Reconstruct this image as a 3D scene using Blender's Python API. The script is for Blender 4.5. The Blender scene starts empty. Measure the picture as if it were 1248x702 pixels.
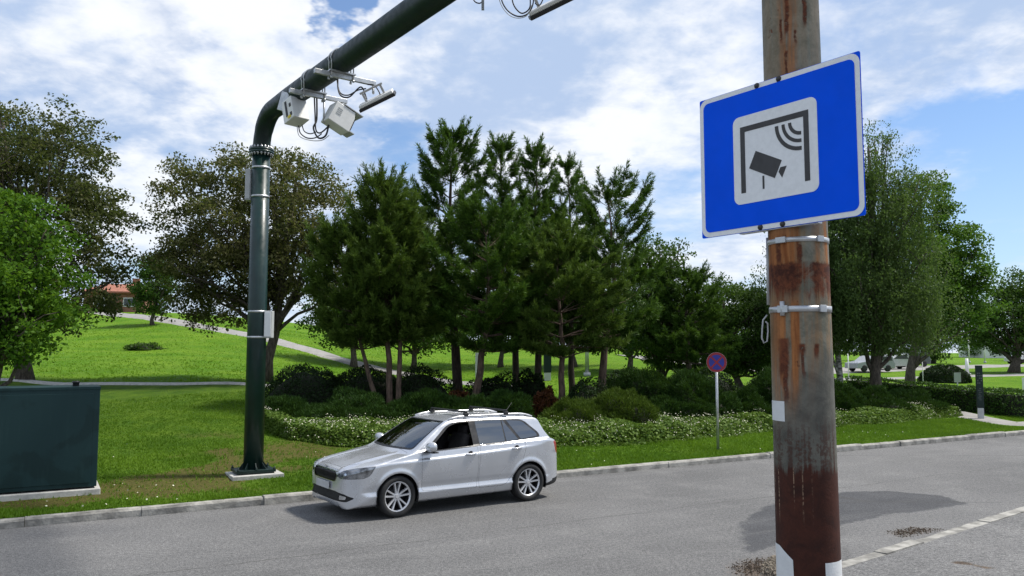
import bpy, bmesh, math, random
import numpy as np
from mathutils import Vector, Matrix

R = math.radians
rng = np.random.default_rng(7)
random.seed(7)
scene = bpy.context.scene
COL = scene.collection

# ------------------------------------------------------------------ camera
FPX, PITCH, EYE = 980.0, math.atan(80 / 980.0), 2.5
cam_data = bpy.data.cameras.new('camera')
cam = bpy.data.objects.new('camera', cam_data)
COL.objects.link(cam)
cam.location = (0, 0, EYE)
cam.rotation_euler = (R(90) + PITCH, 0, 0)
cam_data.sensor_width = 36.0
cam_data.lens = 36.0 * FPX / 1248.0
cam_data.clip_start = 0.05
cam_data.clip_end = 4000
scene.camera = cam

# ------------------------------------------------------------------ light
SUN_EL, SUN_AZ = R(59), R(74)          # azimuth measured from +Y towards +X
sun_data = bpy.data.lights.new('sun', 'SUN')
sun_data.energy = 3.7
sun_data.angle = R(7)
sun_data.color = (1.0, 0.95, 0.87)
sun = bpy.data.objects.new('sun', sun_data)
COL.objects.link(sun)
sd = Vector((math.sin(SUN_AZ) * math.cos(SUN_EL), math.cos(SUN_AZ) * math.cos(SUN_EL), math.sin(SUN_EL)))
sun.rotation_euler = sd.to_track_quat('Z', 'Y').to_euler()
sun.location = sd * 60

vs = scene.view_settings
scene.display_settings.display_device = 'sRGB'
vs.view_transform = 'Standard'
vs.look = 'None'
vs.exposure = 0.45
vs.gamma = 1.0
vs.use_curve_mapping = False
scene.cycles.caustics_reflective = False
scene.cycles.caustics_refractive = False
scene.cycles.blur_glossy = 1.0
scene.cycles.sample_clamp_indirect = 4.0
scene.cycles.adaptive_threshold = 0.005


def pix_ray(px, py):
    x = (px - 624) / FPX
    u = (351 - py) / FPX
    return np.array([x, math.cos(PITCH) - u * math.sin(PITCH), math.sin(PITCH) + u * math.cos(PITCH)])


def at_depth(px, py, Y):
    r = pix_ray(px, py)
    return r * (Y / r[1]) + np.array([0, 0, EYE])


def at_plane(px, py, z=0.0):
    r = pix_ray(px, py)
    return r * ((z - EYE) / r[2]) + np.array([0, 0, EYE])


# ------------------------------------------------------------------ node helpers
def new_mat(name):
    m = bpy.data.materials.new(name)
    m.use_nodes = True
    nt = m.node_tree
    nt.nodes.clear()
    return m, nt


class NT:
    """small node-graph helper"""
    def __init__(s, nt):
        s.nt = nt

    def n(s, t, **kw):
        nd = s.nt.nodes.new(t)
        ins = kw.pop('ins', {})
        for k, v in kw.items():
            setattr(nd, k, v)
        for k, v in ins.items():
            if isinstance(v, bpy.types.NodeSocket):
                s.nt.links.new(v, nd.inputs[k])
            else:
                nd.inputs[k].default_value = v
        return nd

    def math(s, op, a, b=None, c=None, clamp=False):
        nd = s.nt.nodes.new('ShaderNodeMath')
        nd.operation = op
        nd.use_clamp = clamp
        for i, v in enumerate((a, b, c)):
            if v is None:
                continue
            if isinstance(v, bpy.types.NodeSocket):
                s.nt.links.new(v, nd.inputs[i])
            else:
                nd.inputs[i].default_value = v
        return nd.outputs[0]

    def noise(s, vec, scale, detail=4, rough=0.55, dist=0.0):
        nd = s.n('ShaderNodeTexNoise', ins={'Scale': scale, 'Detail': detail, 'Roughness': rough, 'Distortion': dist})
        if vec is not None:
            s.nt.links.new(vec, nd.inputs['Vector'])
        return nd.outputs['Fac']

    def rng(s, v, a, b, c=0.0, d=1.0, smooth=True):
        nd = s.n('ShaderNodeMapRange', ins={'Value': v, 'From Min': a, 'From Max': b, 'To Min': c, 'To Max': d})
        if smooth:
            nd.interpolation_type = 'SMOOTHSTEP'
        return nd.outputs[0]

    def mix(s, f, a, b):
        nd = s.nt.nodes.new('ShaderNodeMix')
        nd.data_type = 'RGBA'
        for i, v in ((0, f), (6, a), (7, b)):
            if isinstance(v, bpy.types.NodeSocket):
                s.nt.links.new(v, nd.inputs[i])
            else:
                nd.inputs[i].default_value = (*v, 1) if isinstance(v, tuple) and len(v) == 3 else v
        return nd.outputs[2]

    def bump(s, h, strength=0.3, dist=0.02):
        return s.n('ShaderNodeBump', ins={'Height': h, 'Strength': strength, 'Distance': dist}).outputs[0]

    def obj(s):
        return s.n('ShaderNodeTexCoord').outputs['Object']

    def pos(s):
        return s.n('ShaderNodeNewGeometry').outputs['Position']

    def scalev(s, v, sc):
        nd = s.nt.nodes.new('ShaderNodeVectorMath')
        nd.operation = 'MULTIPLY'
        s.nt.links.new(v, nd.inputs[0])
        nd.inputs[1].default_value = sc
        return nd.outputs[0]

    def attr(s, name):
        return s.n('ShaderNodeAttribute', attribute_name=name)

    def out(s, shader, disp=None):
        o = s.n('ShaderNodeOutputMaterial')
        s.nt.links.new(shader, o.inputs['Surface'])

    def principled(s, **ins):
        return s.n('ShaderNodeBsdfPrincipled', ins=ins).outputs[0]


def c4(c):
    return (c[0], c[1], c[2], 1.0)


# ------------------------------------------------------------------ world: Nishita sky with cloud cover
world = bpy.data.worlds.new('World')
scene.world = world
world.use_nodes = True
wn = world.node_tree
wn.nodes.clear()
W = NT(wn)
skyn = W.n('ShaderNodeTexSky', sky_type='NISHITA', sun_disc=False, sun_elevation=SUN_EL, sun_rotation=SUN_AZ)
skyn.air_density = 1.0
skyn.dust_density = 0.6
skyn.ozone_density = 2.5
dirv = W.n('ShaderNodeTexCoord').outputs['Generated']
sep = W.n('ShaderNodeSeparateXYZ', ins={0: dirv})
zc = W.math('ADD', W.math('MAXIMUM', sep.outputs[2], 0.0), 0.22)
pv = W.n('ShaderNodeCombineXYZ', ins={0: W.math('DIVIDE', sep.outputs[0], zc), 1: W.math('DIVIDE', sep.outputs[1], zc), 2: 0.0}).outputs[0]
pv2 = W.n('ShaderNodeVectorMath', operation='ADD', ins={0: pv, 1: (3.7, 1.3, 0.0)}).outputs[0]
n1 = W.noise(pv2, 1.25, 7, 0.58, 0.3)
n2 = W.noise(pv2, 4.2, 6, 0.6, 0.2)
cov = W.math('ADD', n1, W.math('MULTIPLY', W.math('SUBTRACT', n2, 0.5), 0.35))


wcol = W.n('ShaderNodeTexNoise', ins={'Vector': pv2, 'Scale': 5.0, 'Detail': 5.0, 'Roughness': 0.6}).outputs['Color']
woff = W.n('ShaderNodeVectorMath', operation='MULTIPLY_ADD', ins={0: wcol, 1: (0.16, 0.16, 0.16), 2: (-0.08, -0.08, -0.08)}).outputs[0]
dirw = W.n('ShaderNodeVectorMath', operation='NORMALIZE', ins={0: W.n('ShaderNodeVectorMath', operation='ADD', ins={0: dirv, 1: woff}).outputs[0]}).outputs[0]


def lobe(px, py, rad_px, amt):
    d = Vector(pix_ray(px, py)).normalized()
    dp = W.n('ShaderNodeVectorMath', operation='DOT_PRODUCT', ins={0: dirw, 1: tuple(d)}).outputs['Value']
    a = rad_px / FPX
    return W.math('MULTIPLY', W.rng(dp, math.cos(a), math.cos(a * 0.15)), amt)


holes = [(420, 4, 55, -0.48), (150, 150, 200, -0.15), (490, 158, 45, -0.2), (30, 60, 140, 0.1), (1190, 240, 150, -0.34), (805, 262, 80, -0.12), (495, 160, 70, -0.12),
         (1235, 190, 70, -0.1), (330, 60, 130, 0.20), (700, 60, 260, 0.1), (240, 10, 140, 0.12), (60, 30, 120, 0.08), (1100, 110, 190, 0.14), (620, 90, 200, 0.15), (155, 250, 70, 0.1)]
for hx in holes:
    cov = W.math('ADD', cov, lobe(*hx))
n3 = W.noise(pv2, 11.0, 5, 0.62, 0.3)
cov = W.math('ADD', cov, W.math('MULTIPLY', W.math('SUBTRACT', n3, 0.5), 0.16))
mask = W.rng(cov, 0.22, 0.62)
# cloud body brightness: broad grey bellies and bright puffs
g1 = W.noise(pv2, 1.9, 5, 0.55, 0.4)
g2 = W.noise(pv2, 7.0, 5, 0.6, 0.1)
shade = W.math('ADD', W.math('ADD', W.math('MULTIPLY', g1, 0.52), W.math('MULTIPLY', n3, 0.16)), W.math('MULTIPLY', g2, 0.32))
for hx in [(560, 110, 200, -0.05), (1110, 28, 140, -0.10), (330, 50, 170, 0.09), (1080, 150, 120, 0.07), (790, 215, 110, 0.14), (150, 245, 80, 0.12), (470, 90, 80, 0.1), (60, 100, 150, -0.04)]:
    shade = W.math('ADD', shade, lobe(*hx))
sh = W.rng(shade, 0.39, 0.61)
cl = W.mix(sh, (4.3, 5.6, 8.0), (9.7, 9.9, 10.3))
skyc = W.n('ShaderNodeVectorMath', operation='MULTIPLY', ins={0: skyn.outputs[0], 1: (0.95, 1.2, 1.45)}).outputs[0]
skymix = W.mix(mask, skyc, cl)
# pale veil low down
veil = W.rng(sep.outputs[2], 0.0, 0.32, 0.38, 0.10)
skymix = W.mix(veil, skymix, (7.6, 8.6, 9.9))
bg = W.n('ShaderNodeBackground', ins={'Color': skymix, 'Strength': 0.077})
wo = W.n('ShaderNodeOutputWorld')
wn.links.new(bg.outputs[0], wo.inputs[0])


# ------------------------------------------------------------------ object helpers
def tag(o, label=None, cat=None, group=None, kind=None):
    if label:
        o['label'] = label
    if cat:
        o['category'] = cat
    if group:
        o['group'] = group
    if kind:
        o['kind'] = kind
    return o


def empty(name, loc=(0, 0, 0), rz=0.0, label=None, cat=None, group=None):
    o = bpy.data.objects.new(name, None)
    COL.objects.link(o)
    o.location = loc
    o.rotation_euler = (0, 0, rz)
    o.empty_display_size = 0.2
    return tag(o, label, cat, group)


def link(name, me, mats, parent=None):
    o = bpy.data.objects.new(name, me)
    COL.objects.link(o)
    for m in (mats if isinstance(mats, (list, tuple)) else [mats]):
        me.materials.append(m)
    if parent:
        o.parent = parent
    return o


class MB:
    def __init__(s):
        s.v, s.f, s.mi, s.sm = [], [], [], []

    def add(s, verts, faces, mi=0, smooth=False):
        b = len(s.v)
        s.v.extend([tuple(map(float, v)) for v in verts])
        for f in faces:
            s.f.append([i + b for i in f])
            s.mi.append(mi)
            s.sm.append(smooth)
        return s

    def box(s, c, size, rot=None, mi=0, bevel=0.0):
        hx, hy, hz = [k / 2 for k in size]
        bm = bmesh.new()
        bmesh.ops.create_cube(bm, size=1)
        bmesh.ops.scale(bm, vec=size, verts=bm.verts)
        if bevel:
            bmesh.ops.bevel(bm, geom=bm.edges[:] , offset=bevel, segments=2, affect='EDGES', profile=0.5)
        M = (rot if rot is not None else Matrix.Identity(3))
        vs_ = [Vector(c) + M @ v.co for v in bm.verts]
        bm.verts.index_update()
        fs_ = [[v.index for v in f.verts] for f in bm.faces]
        bm.free()
        return s.add(vs_, fs_, mi)

    def tube(s, pts, rad, seg=10, mi=0, caps=True, smooth=True, up=None):
        pts = [Vector(p) for p in pts]
        if not hasattr(rad, '__len__'):
            rad = [rad] * len(pts)
        vs_, fs_ = [], []
        prev = None
        for i, p in enumerate(pts):
            t = (pts[min(i + 1, len(pts) - 1)] - pts[max(i - 1, 0)]).normalized()
            if prev is None:
                a = Vector((0, 0, 1)) if abs(t.z) < 0.9 else Vector((1, 0, 0))
                prev = t.cross(a).normalized()
            n1_ = (prev - t * prev.dot(t))
            n1_ = n1_.normalized() if n1_.length > 1e-6 else t.orthogonal().normalized()
            n2_ = t.cross(n1_)
            prev = n1_
            for k in range(seg):
                a = 2 * math.pi * k / seg
                vs_.append(p + (n1_ * math.cos(a) + n2_ * math.sin(a)) * rad[i])
        for i in range(len(pts) - 1):
            for k in range(seg):
                k2 = (k + 1) % seg
                fs_.append([i * seg + k, i * seg + k2, (i + 1) * seg + k2, (i + 1) * seg + k])
        s.add(vs_, fs_, mi, smooth)
        if caps:
            b = len(s.v) - len(vs_)
            s.f.append([b + k for k in range(seg)][::-1])
            s.mi.append(mi); s.sm.append(False)
            s.f.append([b + (len(pts) - 1) * seg + k for k in range(seg)])
            s.mi.append(mi); s.sm.append(False)
        return s

    def lathe(s, prof, origin=(0, 0, 0), axis='z', seg=32, mi=0, smooth=True, close=False):
        """prof: list of (r, h) revolved about axis through origin"""
        vs_, fs_ = [], []
        o = Vector(origin)
        for r, h in prof:
            for k in range(seg):
                a = 2 * math.pi * k / seg
                c, d = r * math.cos(a), r * math.sin(a)
                vs_.append(o + (Vector((c, d, h)) if axis == 'z' else Vector((c, h, d)) if axis == 'y' else Vector((h, c, d))))
        n = len(prof)
        for i in range(n - 1 if not close else n):
            j = (i + 1) % n
            for k in range(seg):
                k2 = (k + 1) % seg
                fs_.append([i * seg + k, i * seg + k2, j * seg + k2, j * seg + k])
        return s.add(vs_, fs_, mi, smooth)

    def prism(s, poly, a, b, M=None, mi=0):
        """poly of (x, y) extruded from z=a to z=b, then transformed by 4x4 M"""
        n = len(poly)
        vs_ = [Vector((x, y, a)) for x, y in poly] + [Vector((x, y, b)) for x, y in poly]
        if M is not None:
            vs_ = [M @ v for v in vs_]
        fs_ = [list(range(n))[::-1], list(range(n, 2 * n))] + [[i, (i + 1) % n, n + (i + 1) % n, n + i] for i in range(n)]
        return s.add(vs_, fs_, mi)

    def build(s, name, mats, parent=None, bevel=0.0, fixn=True):
        me = bpy.data.meshes.new(name)
        me.from_pydata(s.v, [], s.f)
        me.polygons.foreach_set('material_index', s.mi)
        me.polygons.foreach_set('use_smooth', s.sm)
        if fixn:
            bm = bmesh.new()
            bm.from_mesh(me)
            bmesh.ops.recalc_face_normals(bm, faces=bm.faces)
            bm.to_mesh(me)
            bm.free()
        o = link(name, me, mats, parent)
        if bevel:
            md = o.modifiers.new('bevel', 'BEVEL')
            md.width = bevel
            md.segments = 2
            md.limit_method = 'ANGLE'
        return o


def raw_mesh(name, V, F, mats, parent=None, face_attr=None, mi=None, smooth=False):
    """fast mesh from numpy: V (n,3), F (m,k) with constant k"""
    me = bpy.data.meshes.new(name)
    V = np.ascontiguousarray(V, dtype=np.float32)
    F = np.ascontiguousarray(F, dtype=np.int32)
    m, k = F.shape
    me.vertices.add(len(V))
    me.vertices.foreach_set('co', V.ravel())
    me.loops.add(m * k)
    me.loops.foreach_set('vertex_index', F.ravel())
    me.polygons.add(m)
    me.polygons.foreach_set('loop_start', np.arange(0, m * k, k, dtype=np.int32))
    me.polygons.foreach_set('loop_total', np.full(m, k, dtype=np.int32))
    if mi is not None:
        me.polygons.foreach_set('material_index', np.ascontiguousarray(mi, dtype=np.int32))
    if smooth:
        me.polygons.foreach_set('use_smooth', np.ones(m, dtype=bool))
    if face_attr is not None:
        at = me.attributes.new('v', 'FLOAT', 'FACE')
        at.data.foreach_set('value', np.ascontiguousarray(face_attr, dtype=np.float32))
    me.update(calc_edges=True)
    return link(name, me, mats, parent)


def smooth_noise(P, scale, seed=0):
    """cheap value noise for numpy points (n,2 or 3)"""
    P = np.asarray(P, float) * scale + 100.0 + seed * 17.3
    if P.shape[1] == 2:
        P = np.c_[P, np.zeros(len(P))]
    i = np.floor(P).astype(np.int64)
    f = P - i
    f = f * f * (3 - 2 * f)

    def h(a, b, c):
        n = (a * 73856093) ^ (b * 19349663) ^ (c * 83492791)
        n = (n ^ (n >> 13)) * 1274126177
        return ((n ^ (n >> 16)) & 0xffff) / 65535.0
    r = 0
    for dx in (0, 1):
        for dy in (0, 1):
            for dz in (0, 1):
                w = (f[:, 0] if dx else 1 - f[:, 0]) * (f[:, 1] if dy else 1 - f[:, 1]) * (f[:, 2] if dz else 1 - f[:, 2])
                r = r + w * h(i[:, 0] + dx, i[:, 1] + dy, i[:, 2] + dz)
    return r
# ------------------------------------------------------------------ materials
def simple(name, col, rough=0.5, metal=0.0, var=0.12, scale=6.0, bump=0.0, coat=0.0, spec=0.5):
    m, nt = new_mat(name)
    N = NT(nt)
    p = N.obj()
    f = N.noise(p, scale, 5, 0.6)
    a = tuple(c * (1 - var) for c in col)
    b = tuple(min(1, c * (1 + var)) for c in col)
    colr = N.mix(N.rng(f, 0.3, 0.7), a, b)
    rr = N.rng(N.noise(p, scale * 3, 3), 0.3, 0.7, max(0.02, rough - 0.08), min(1, rough + 0.08))
    ins = {'Base Color': colr, 'Roughness': rr, 'Metallic': metal, 'Coat Weight': coat, 'Specular IOR Level': spec}
    if bump:
        ins['Normal'] = N.bump(N.noise(p, scale * 8, 4), bump, 0.01)
    N.out(N.principled(**ins))
    return m


def foliage_mat(name, dark, light, transl=0.35, rough=0.55):
    """leaf colours vary leaf by leaf through the face attribute v"""
    m, nt = new_mat(name)
    N = NT(nt)
    v = N.attr('v').outputs['Fac']
    col = N.mix(v, dark, light)
    n = N.noise(N.pos(), 1.3, 3)
    col = N.mix(N.rng(n, 0.35, 0.65, 0.0, 0.35), col, tuple(0.6 * a + 0.4 * b * 0.8 for a, b in zip(dark, light)))
    d = N.principled(**{'Base Color': col, 'Roughness': rough, 'Specular IOR Level': 0.15})
    t = N.n('ShaderNodeBsdfTranslucent', ins={'Color': N.mix(0.35, col, (0.12, 0.2, 0.01))}).outputs[0]
    mx = N.n('ShaderNodeMixShader', ins={0: transl, 1: d, 2: t}).outputs[0]
    N.out(mx)
    return m


def bark_mat(name, a, b, sc=(9, 9, 2.2)):
    m, nt = new_mat(name)
    N = NT(nt)
    p = N.scalev(N.obj(), sc)
    f = N.noise(p, 2.0, 6, 0.65)
    col = N.mix(N.rng(f, 0.35, 0.65), a, b)
    N.out(N.principled(**{'Base Color': col, 'Roughness': 0.9, 'Normal': N.bump(f, 0.6, 0.03)}))
    return m


M = {}
M['bark'] = bark_mat('bark_grey', (0.045, 0.036, 0.028), (0.13, 0.105, 0.085))
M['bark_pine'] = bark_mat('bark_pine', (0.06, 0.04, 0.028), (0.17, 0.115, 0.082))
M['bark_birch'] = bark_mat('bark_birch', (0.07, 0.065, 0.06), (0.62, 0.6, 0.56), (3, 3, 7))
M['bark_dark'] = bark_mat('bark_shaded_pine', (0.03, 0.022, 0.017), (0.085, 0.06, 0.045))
M['twig'] = simple('twig', (0.05, 0.035, 0.022), 0.9)
M['maple'] = foliage_mat('leaf_bright_green', (0.045, 0.12, 0.012), (0.13, 0.26, 0.02), 0.45)
M['copper'] = foliage_mat('leaf_copper', (0.055, 0.07, 0.022), (0.20, 0.175, 0.068), 0.38)
M['copper2'] = foliage_mat('leaf_copper_dark', (0.045, 0.062, 0.02), (0.135, 0.135, 0.05), 0.35)
M['green'] = foliage_mat('leaf_green', (0.03, 0.07, 0.012), (0.085, 0.16, 0.024), 0.35)
M['birch'] = foliage_mat('leaf_birch', (0.055, 0.10, 0.025), (0.13, 0.20, 0.06), 0.45)
M['oak'] = foliage_mat('leaf_fresh', (0.05, 0.12, 0.015), (0.12, 0.24, 0.03), 0.4)
M['pine'] = foliage_mat('needle', (0.020, 0.055, 0.008), (0.115, 0.215, 0.03), 0.25, 0.5)
M['pine_light'] = foliage_mat('needle_light', (0.038, 0.08, 0.012), (0.15, 0.22, 0.04), 0.28, 0.5)
M['yew'] = foliage_mat('yew', (0.009, 0.022, 0.007), (0.028, 0.055, 0.014), 0.1, 0.7)
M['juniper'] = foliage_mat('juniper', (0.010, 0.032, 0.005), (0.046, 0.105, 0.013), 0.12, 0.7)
M['juniper_lit'] = foliage_mat('juniper_sunlit', (0.035, 0.07, 0.008), (0.115, 0.165, 0.02), 0.2, 0.7)  # lighter copy of juniper: sunlight on the mounds put into the leaf colour
M['rust_shrub'] = foliage_mat('rust_leaf', (0.06, 0.022, 0.010), (0.15, 0.055, 0.022), 0.25)
M['hedge'] = foliage_mat('hedge_leaf', (0.022, 0.06, 0.012), (0.07, 0.15, 0.02), 0.25)
M['cover'] = foliage_mat('cover_leaf', (0.06, 0.12, 0.018), (0.19, 0.28, 0.055), 0.3)
M['petal'] = simple('petal', (0.6, 0.58, 0.44), 0.8)
M['blade'] = foliage_mat('grass_blade', (0.062, 0.15, 0.008), (0.155, 0.275, 0.018), 0.4, 0.6)
M['blade_long'] = foliage_mat('grass_blade_long', (0.10, 0.23, 0.008), (0.18, 0.32, 0.018), 0.4, 0.6)
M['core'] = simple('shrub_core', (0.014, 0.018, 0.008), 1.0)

M['asphalt'] = None
M['granite'] = simple('granite', (0.27, 0.26, 0.235), 0.9, var=0.42, scale=4, bump=0.9)
M['concrete'] = simple('concrete', (0.42, 0.41, 0.38), 0.9, var=0.2, scale=8, bump=0.4)
M['path'] = simple('path_asphalt', (0.26, 0.25, 0.235), 0.92, var=0.15, scale=1.5, bump=0.3)
M['gravel'] = simple('gravel', (0.2, 0.17, 0.13), 0.95, var=0.5, scale=30)
M['dirt'] = simple('dirt', (0.055, 0.038, 0.024), 1.0, var=0.4, scale=20)
M['steel_green'] = simple('green_painted_steel', (0.008, 0.028, 0.025), 0.36, 0.0, 0.2, 3, coat=0.1, spec=0.4)
M['steel_dark'] = simple('dark_green_steel', (0.008, 0.020, 0.018), 0.45, 0.0, 0.2, 3, spec=0.3)
M['galv'] = simple('galvanised_steel', (0.5, 0.51, 0.52), 0.42, 0.75, 0.15, 14)
M['white_box'] = simple('white_plastic', (0.72, 0.72, 0.7), 0.45, 0, 0.06, 5)
M['grey_box'] = simple('grey_paint', (0.42, 0.43, 0.43), 0.5, 0, 0.08, 5)
M['dim_lettering'] = simple('dim_lettering', (0.10, 0.11, 0.11), 0.6)
M['black'] = simple('black_plastic', (0.012, 0.012, 0.013), 0.5, 0, 0.2, 8)
M['rubber'] = simple('rubber', (0.018, 0.018, 0.018), 0.8, 0, 0.25, 20)
M['cable'] = simple('cable', (0.02, 0.02, 0.022), 0.6)
M['cablew'] = simple('cable_grey', (0.45, 0.45, 0.44), 0.6)
M['yellow'] = simple('yellow_label', (0.7, 0.55, 0.03), 0.5)
M['sign_white'] = simple('reflective_white', (0.80, 0.81, 0.82), 0.5, 0, 0.04, 40, spec=0.3)
M['sign_blue'] = simple('reflective_blue', (0.0, 0.092, 0.84), 0.55, 0, 0.05, 4, spec=0.08)
M['sign_red'] = simple('sign_red', (0.28, 0.012, 0.022), 0.45, 0, 0.1, 10)
M['sign_navy'] = simple('sign_navy', (0.02, 0.025, 0.26), 0.45, 0, 0.1, 10)
M['sign_black'] = simple('sign_black', (0.035, 0.033, 0.033), 0.5, 0, 0.1, 10)
M['paper'] = simple('paper', (0.68, 0.69, 0.69), 0.7, 0, 0.05, 12, bump=0.2)
M['roof_tile'] = simple('roof_tile', (0.3, 0.12, 0.075), 0.85, 0, 0.2, 3)
M['brick'] = simple('brick', (0.25, 0.12, 0.08), 0.9, 0, 0.2, 3)
M['render_white'] = simple('white_render', (0.72, 0.72, 0.7), 0.85, 0, 0.05, 1)
M['glassdark'] = simple('window_glass', (0.02, 0.025, 0.03), 0.08, 0, 0.1, 2, spec=0.8)

# cabinet paint with a repainted area on its face
m, nt = new_mat('cabinet_paint')
N = NT(nt)
p = N.obj()
n = N.noise(p, 1.2, 4, 0.5, 0.4)
base = N.mix(N.rng(n, 0.44, 0.5), (0.005, 0.022, 0.023), (0.008, 0.030, 0.032))
st = N.noise(N.scalev(p, (6, 6, 0.7)), 2.0, 5)
base = N.mix(N.rng(st, 0.5, 0.8, 0, 0.25), base, (0.02, 0.05, 0.05))
N.out(N.principled(**{'Base Color': base, 'Roughness': 0.5, 'Specular IOR Level': 0.25}))
M['cabinet'] = m

# rusty pole: grey-green coat, orange rust runs, a deep rust belt, dark brown foot
m, nt = new_mat('rusty_steel')
N = NT(nt)
p = N.obj()
sp = N.n('ShaderNodeSeparateXYZ', ins={0: p})
z = sp.outputs[2]
FACE = math.atan2(-3.72, -1.345)
ca_, sa_ = math.cos(FACE), math.sin(FACE)
# u: position across the shaft, -1 .. 1, seen from the road side
u = N.math('DIVIDE', N.math('ADD', N.math('MULTIPLY', sp.outputs[0], -sa_), N.math('MULTIPLY', sp.outputs[1], ca_)), 0.128)


def PZ(py):
    return at_depth(973, py, 3.59)[2] - 0.03


runs = N.noise(N.scalev(p, (14, 14, 0.8)), 1.0, 6, 0.62, 0.35)
runs2 = N.noise(N.scalev(p, (34, 34, 2.0)), 1.0, 5, 0.65, 0.3)
blot = N.noise(p, 9.0, 6, 0.65, 0.5)
blot2 = N.noise(p, 22.0, 5, 0.7, 0.15)
fine = N.noise(p, 70.0, 4, 0.75)


def band(zlo, zhi, flo, fhi):
    """1 between zlo and zhi with soft ends"""
    return N.math('MULTIPLY', N.rng(z, zlo - flo, zlo + flo), N.rng(z, zhi - fhi, zhi + fhi, 1, 0))


def streak(uc, uw, pyt, pyb, soft=0.05):
    d = N.math('ABSOLUTE', N.math('SUBTRACT', N.math('ADD', u, N.math('MULTIPLY', N.math('SUBTRACT', blot, 0.5), 0.28)), uc))
    s_ = N.math('MULTIPLY', N.rng(d, uw * 0.35, uw, 1, 0), band(PZ(pyb), PZ(pyt), soft * 2, soft * 0.5))
    return s_


def thr(x, a, b):
    return N.rng(x, a, b)


col = N.mix(thr(blot, 0.35, 0.65), (0.115, 0.112, 0.08), (0.225, 0.222, 0.175))
# yellow brown staining over most of the upper shaft
stain = N.math('MULTIPLY', thr(N.math('ADD', N.math('MULTIPLY', runs, 0.65), N.math('MULTIPLY', blot, 0.35)), 0.38, 0.56), N.rng(z, PZ(500), PZ(400)))
col = N.mix(N.math('MULTIPLY', stain, N.rng(z, PZ(200), PZ(120), 0.75, 0.35)), col, (0.24, 0.13, 0.048))
# orange runs
org = N.math('MULTIPLY', streak(-0.35, 0.95, 365, 495, 0.10), thr(N.math('ADD', runs, N.math('MULTIPLY', N.math('SUBTRACT', runs2, 0.5), 0.5)), 0.36, 0.54))
org = N.math('MAXIMUM', org, N.math('MULTIPLY', N.math('MULTIPLY', streak(-0.22, 0.42, -500, 130, 0.1), 0.75), thr(runs2, 0.30, 0.55)))
org = N.math('MAXIMUM', org, N.math('MULTIPLY', band(PZ(330), PZ(270), 0.03, 0.1), thr(runs, 0.46, 0.6)))
col = N.mix(org, col, N.mix(thr(runs2, 0.35, 0.65), (0.20, 0.062, 0.016), (0.37, 0.15, 0.05)))
# deep red brown rust: belt under the sign, drips below, spots above
zed = N.math('ADD', z, N.math('MULTIPLY', N.math('SUBTRACT', runs2, 0.5), 0.22))
belt = N.math('MULTIPLY', N.rng(zed, PZ(372), PZ(350)), N.rng(N.math('ADD', z, N.math('MULTIPLY', N.math('SUBTRACT', blot2, 0.5), 0.05)), PZ(322), PZ(317), 1, 0))
belt = N.math('MULTIPLY', belt, thr(N.math('ADD', N.math('MULTIPLY', blot, 0.5), N.math('MULTIPLY', runs, 0.5)), 0.36, 0.50))
deep = belt
for uc, uw, t_, b_ in ((-0.66, 0.22, 412, 458), (-0.60, 0.12, 440, 492), (-0.02, 0.17, 419, 432), (-0.02, 0.08, 424, 460), (0.44, 0.10, 419, 436), (-0.24, 0.10, -60, 40), (-0.30, 0.07, 60, 92), (-0.45, 0.07, 20, 48),
                       (0.36, 0.09, -20, 30), (0.05, 0.06, 36, 52), (-0.75, 0.12, 292, 320), (-0.05, 0.12, 294, 322)):
    deep = N.math('MAXIMUM', deep, N.math('MULTIPLY', streak(uc, uw, t_, b_, 0.012), thr(blot2, 0.30, 0.48)))
spots = N.math('MULTIPLY', N.rng(N.noise(N.scalev(p, (34, 34, 20)), 1.0, 3, 0.5), 0.66, 0.73), 0.85)
deep = N.math('MAXIMUM', deep, spots)
col = N.mix(deep, col, N.mix(thr(blot2, 0.35, 0.65), (0.045, 0.011, 0.005), (0.145, 0.042, 0.016)))
# sooty grey on the right and round the lower shaft
soot = N.math('MULTIPLY', N.rng(N.math('ADD', z, N.math('ADD', N.math('MULTIPLY', u, -0.16), N.math('MULTIPLY', N.math('SUBTRACT', runs, 0.5), 0.35))), PZ(500), PZ(440), 1, 0), 0.88)
col = N.mix(soot, col, N.mix(thr(blot, 0.3, 0.7), (0.06, 0.058, 0.05), (0.12, 0.115, 0.095)))
lowrust = N.math('MULTIPLY', N.math('MULTIPLY', band(PZ(585), PZ(520), 0.03, 0.08), thr(N.math('ADD', N.math('MULTIPLY', fine, 0.5), N.math('MULTIPLY', runs2, 0.5)), 0.48, 0.56)), 0.8)
col = N.mix(lowrust, col, (0.05, 0.018, 0.010))
# brown foot, its top fraying into the grey
fe = N.math('ADD', z, N.math('ADD', N.math('MULTIPLY', N.math('SUBTRACT', blot, 0.5), -0.10), N.math('MULTIPLY', N.math('SUBTRACT', runs2, 0.5), -0.16)))
foot = N.rng(fe, PZ(580), PZ(567), 1, 0)
footc = N.mix(thr(blot, 0.3, 0.7), (0.030, 0.0085, 0.005), (0.062, 0.017, 0.009))
footc = N.mix(N.math('MULTIPLY', thr(blot2, 0.55, 0.75), 0.5), footc, (0.085, 0.026, 0.013))
drop = N.math('MULTIPLY', N.math('MULTIPLY', N.rng(N.noise(N.scalev(p, (60, 60, 0.7)), 1.0, 2, 0.5), 0.60, 0.66), thr(fine, 0.42, 0.54)), N.math('MULTIPLY', band(PZ(632), PZ(570), 0.06, 0.01), N.rng(u, 0.0, 0.2, 1, 0)))
footc = N.mix(N.math('MULTIPLY', drop, 0.9), footc, (0.30, 0.20, 0.13))
col = N.mix(foot, col, footc)
gr = N.math('ADD', 0.72, N.math('MULTIPLY', fine, 0.55))
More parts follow.
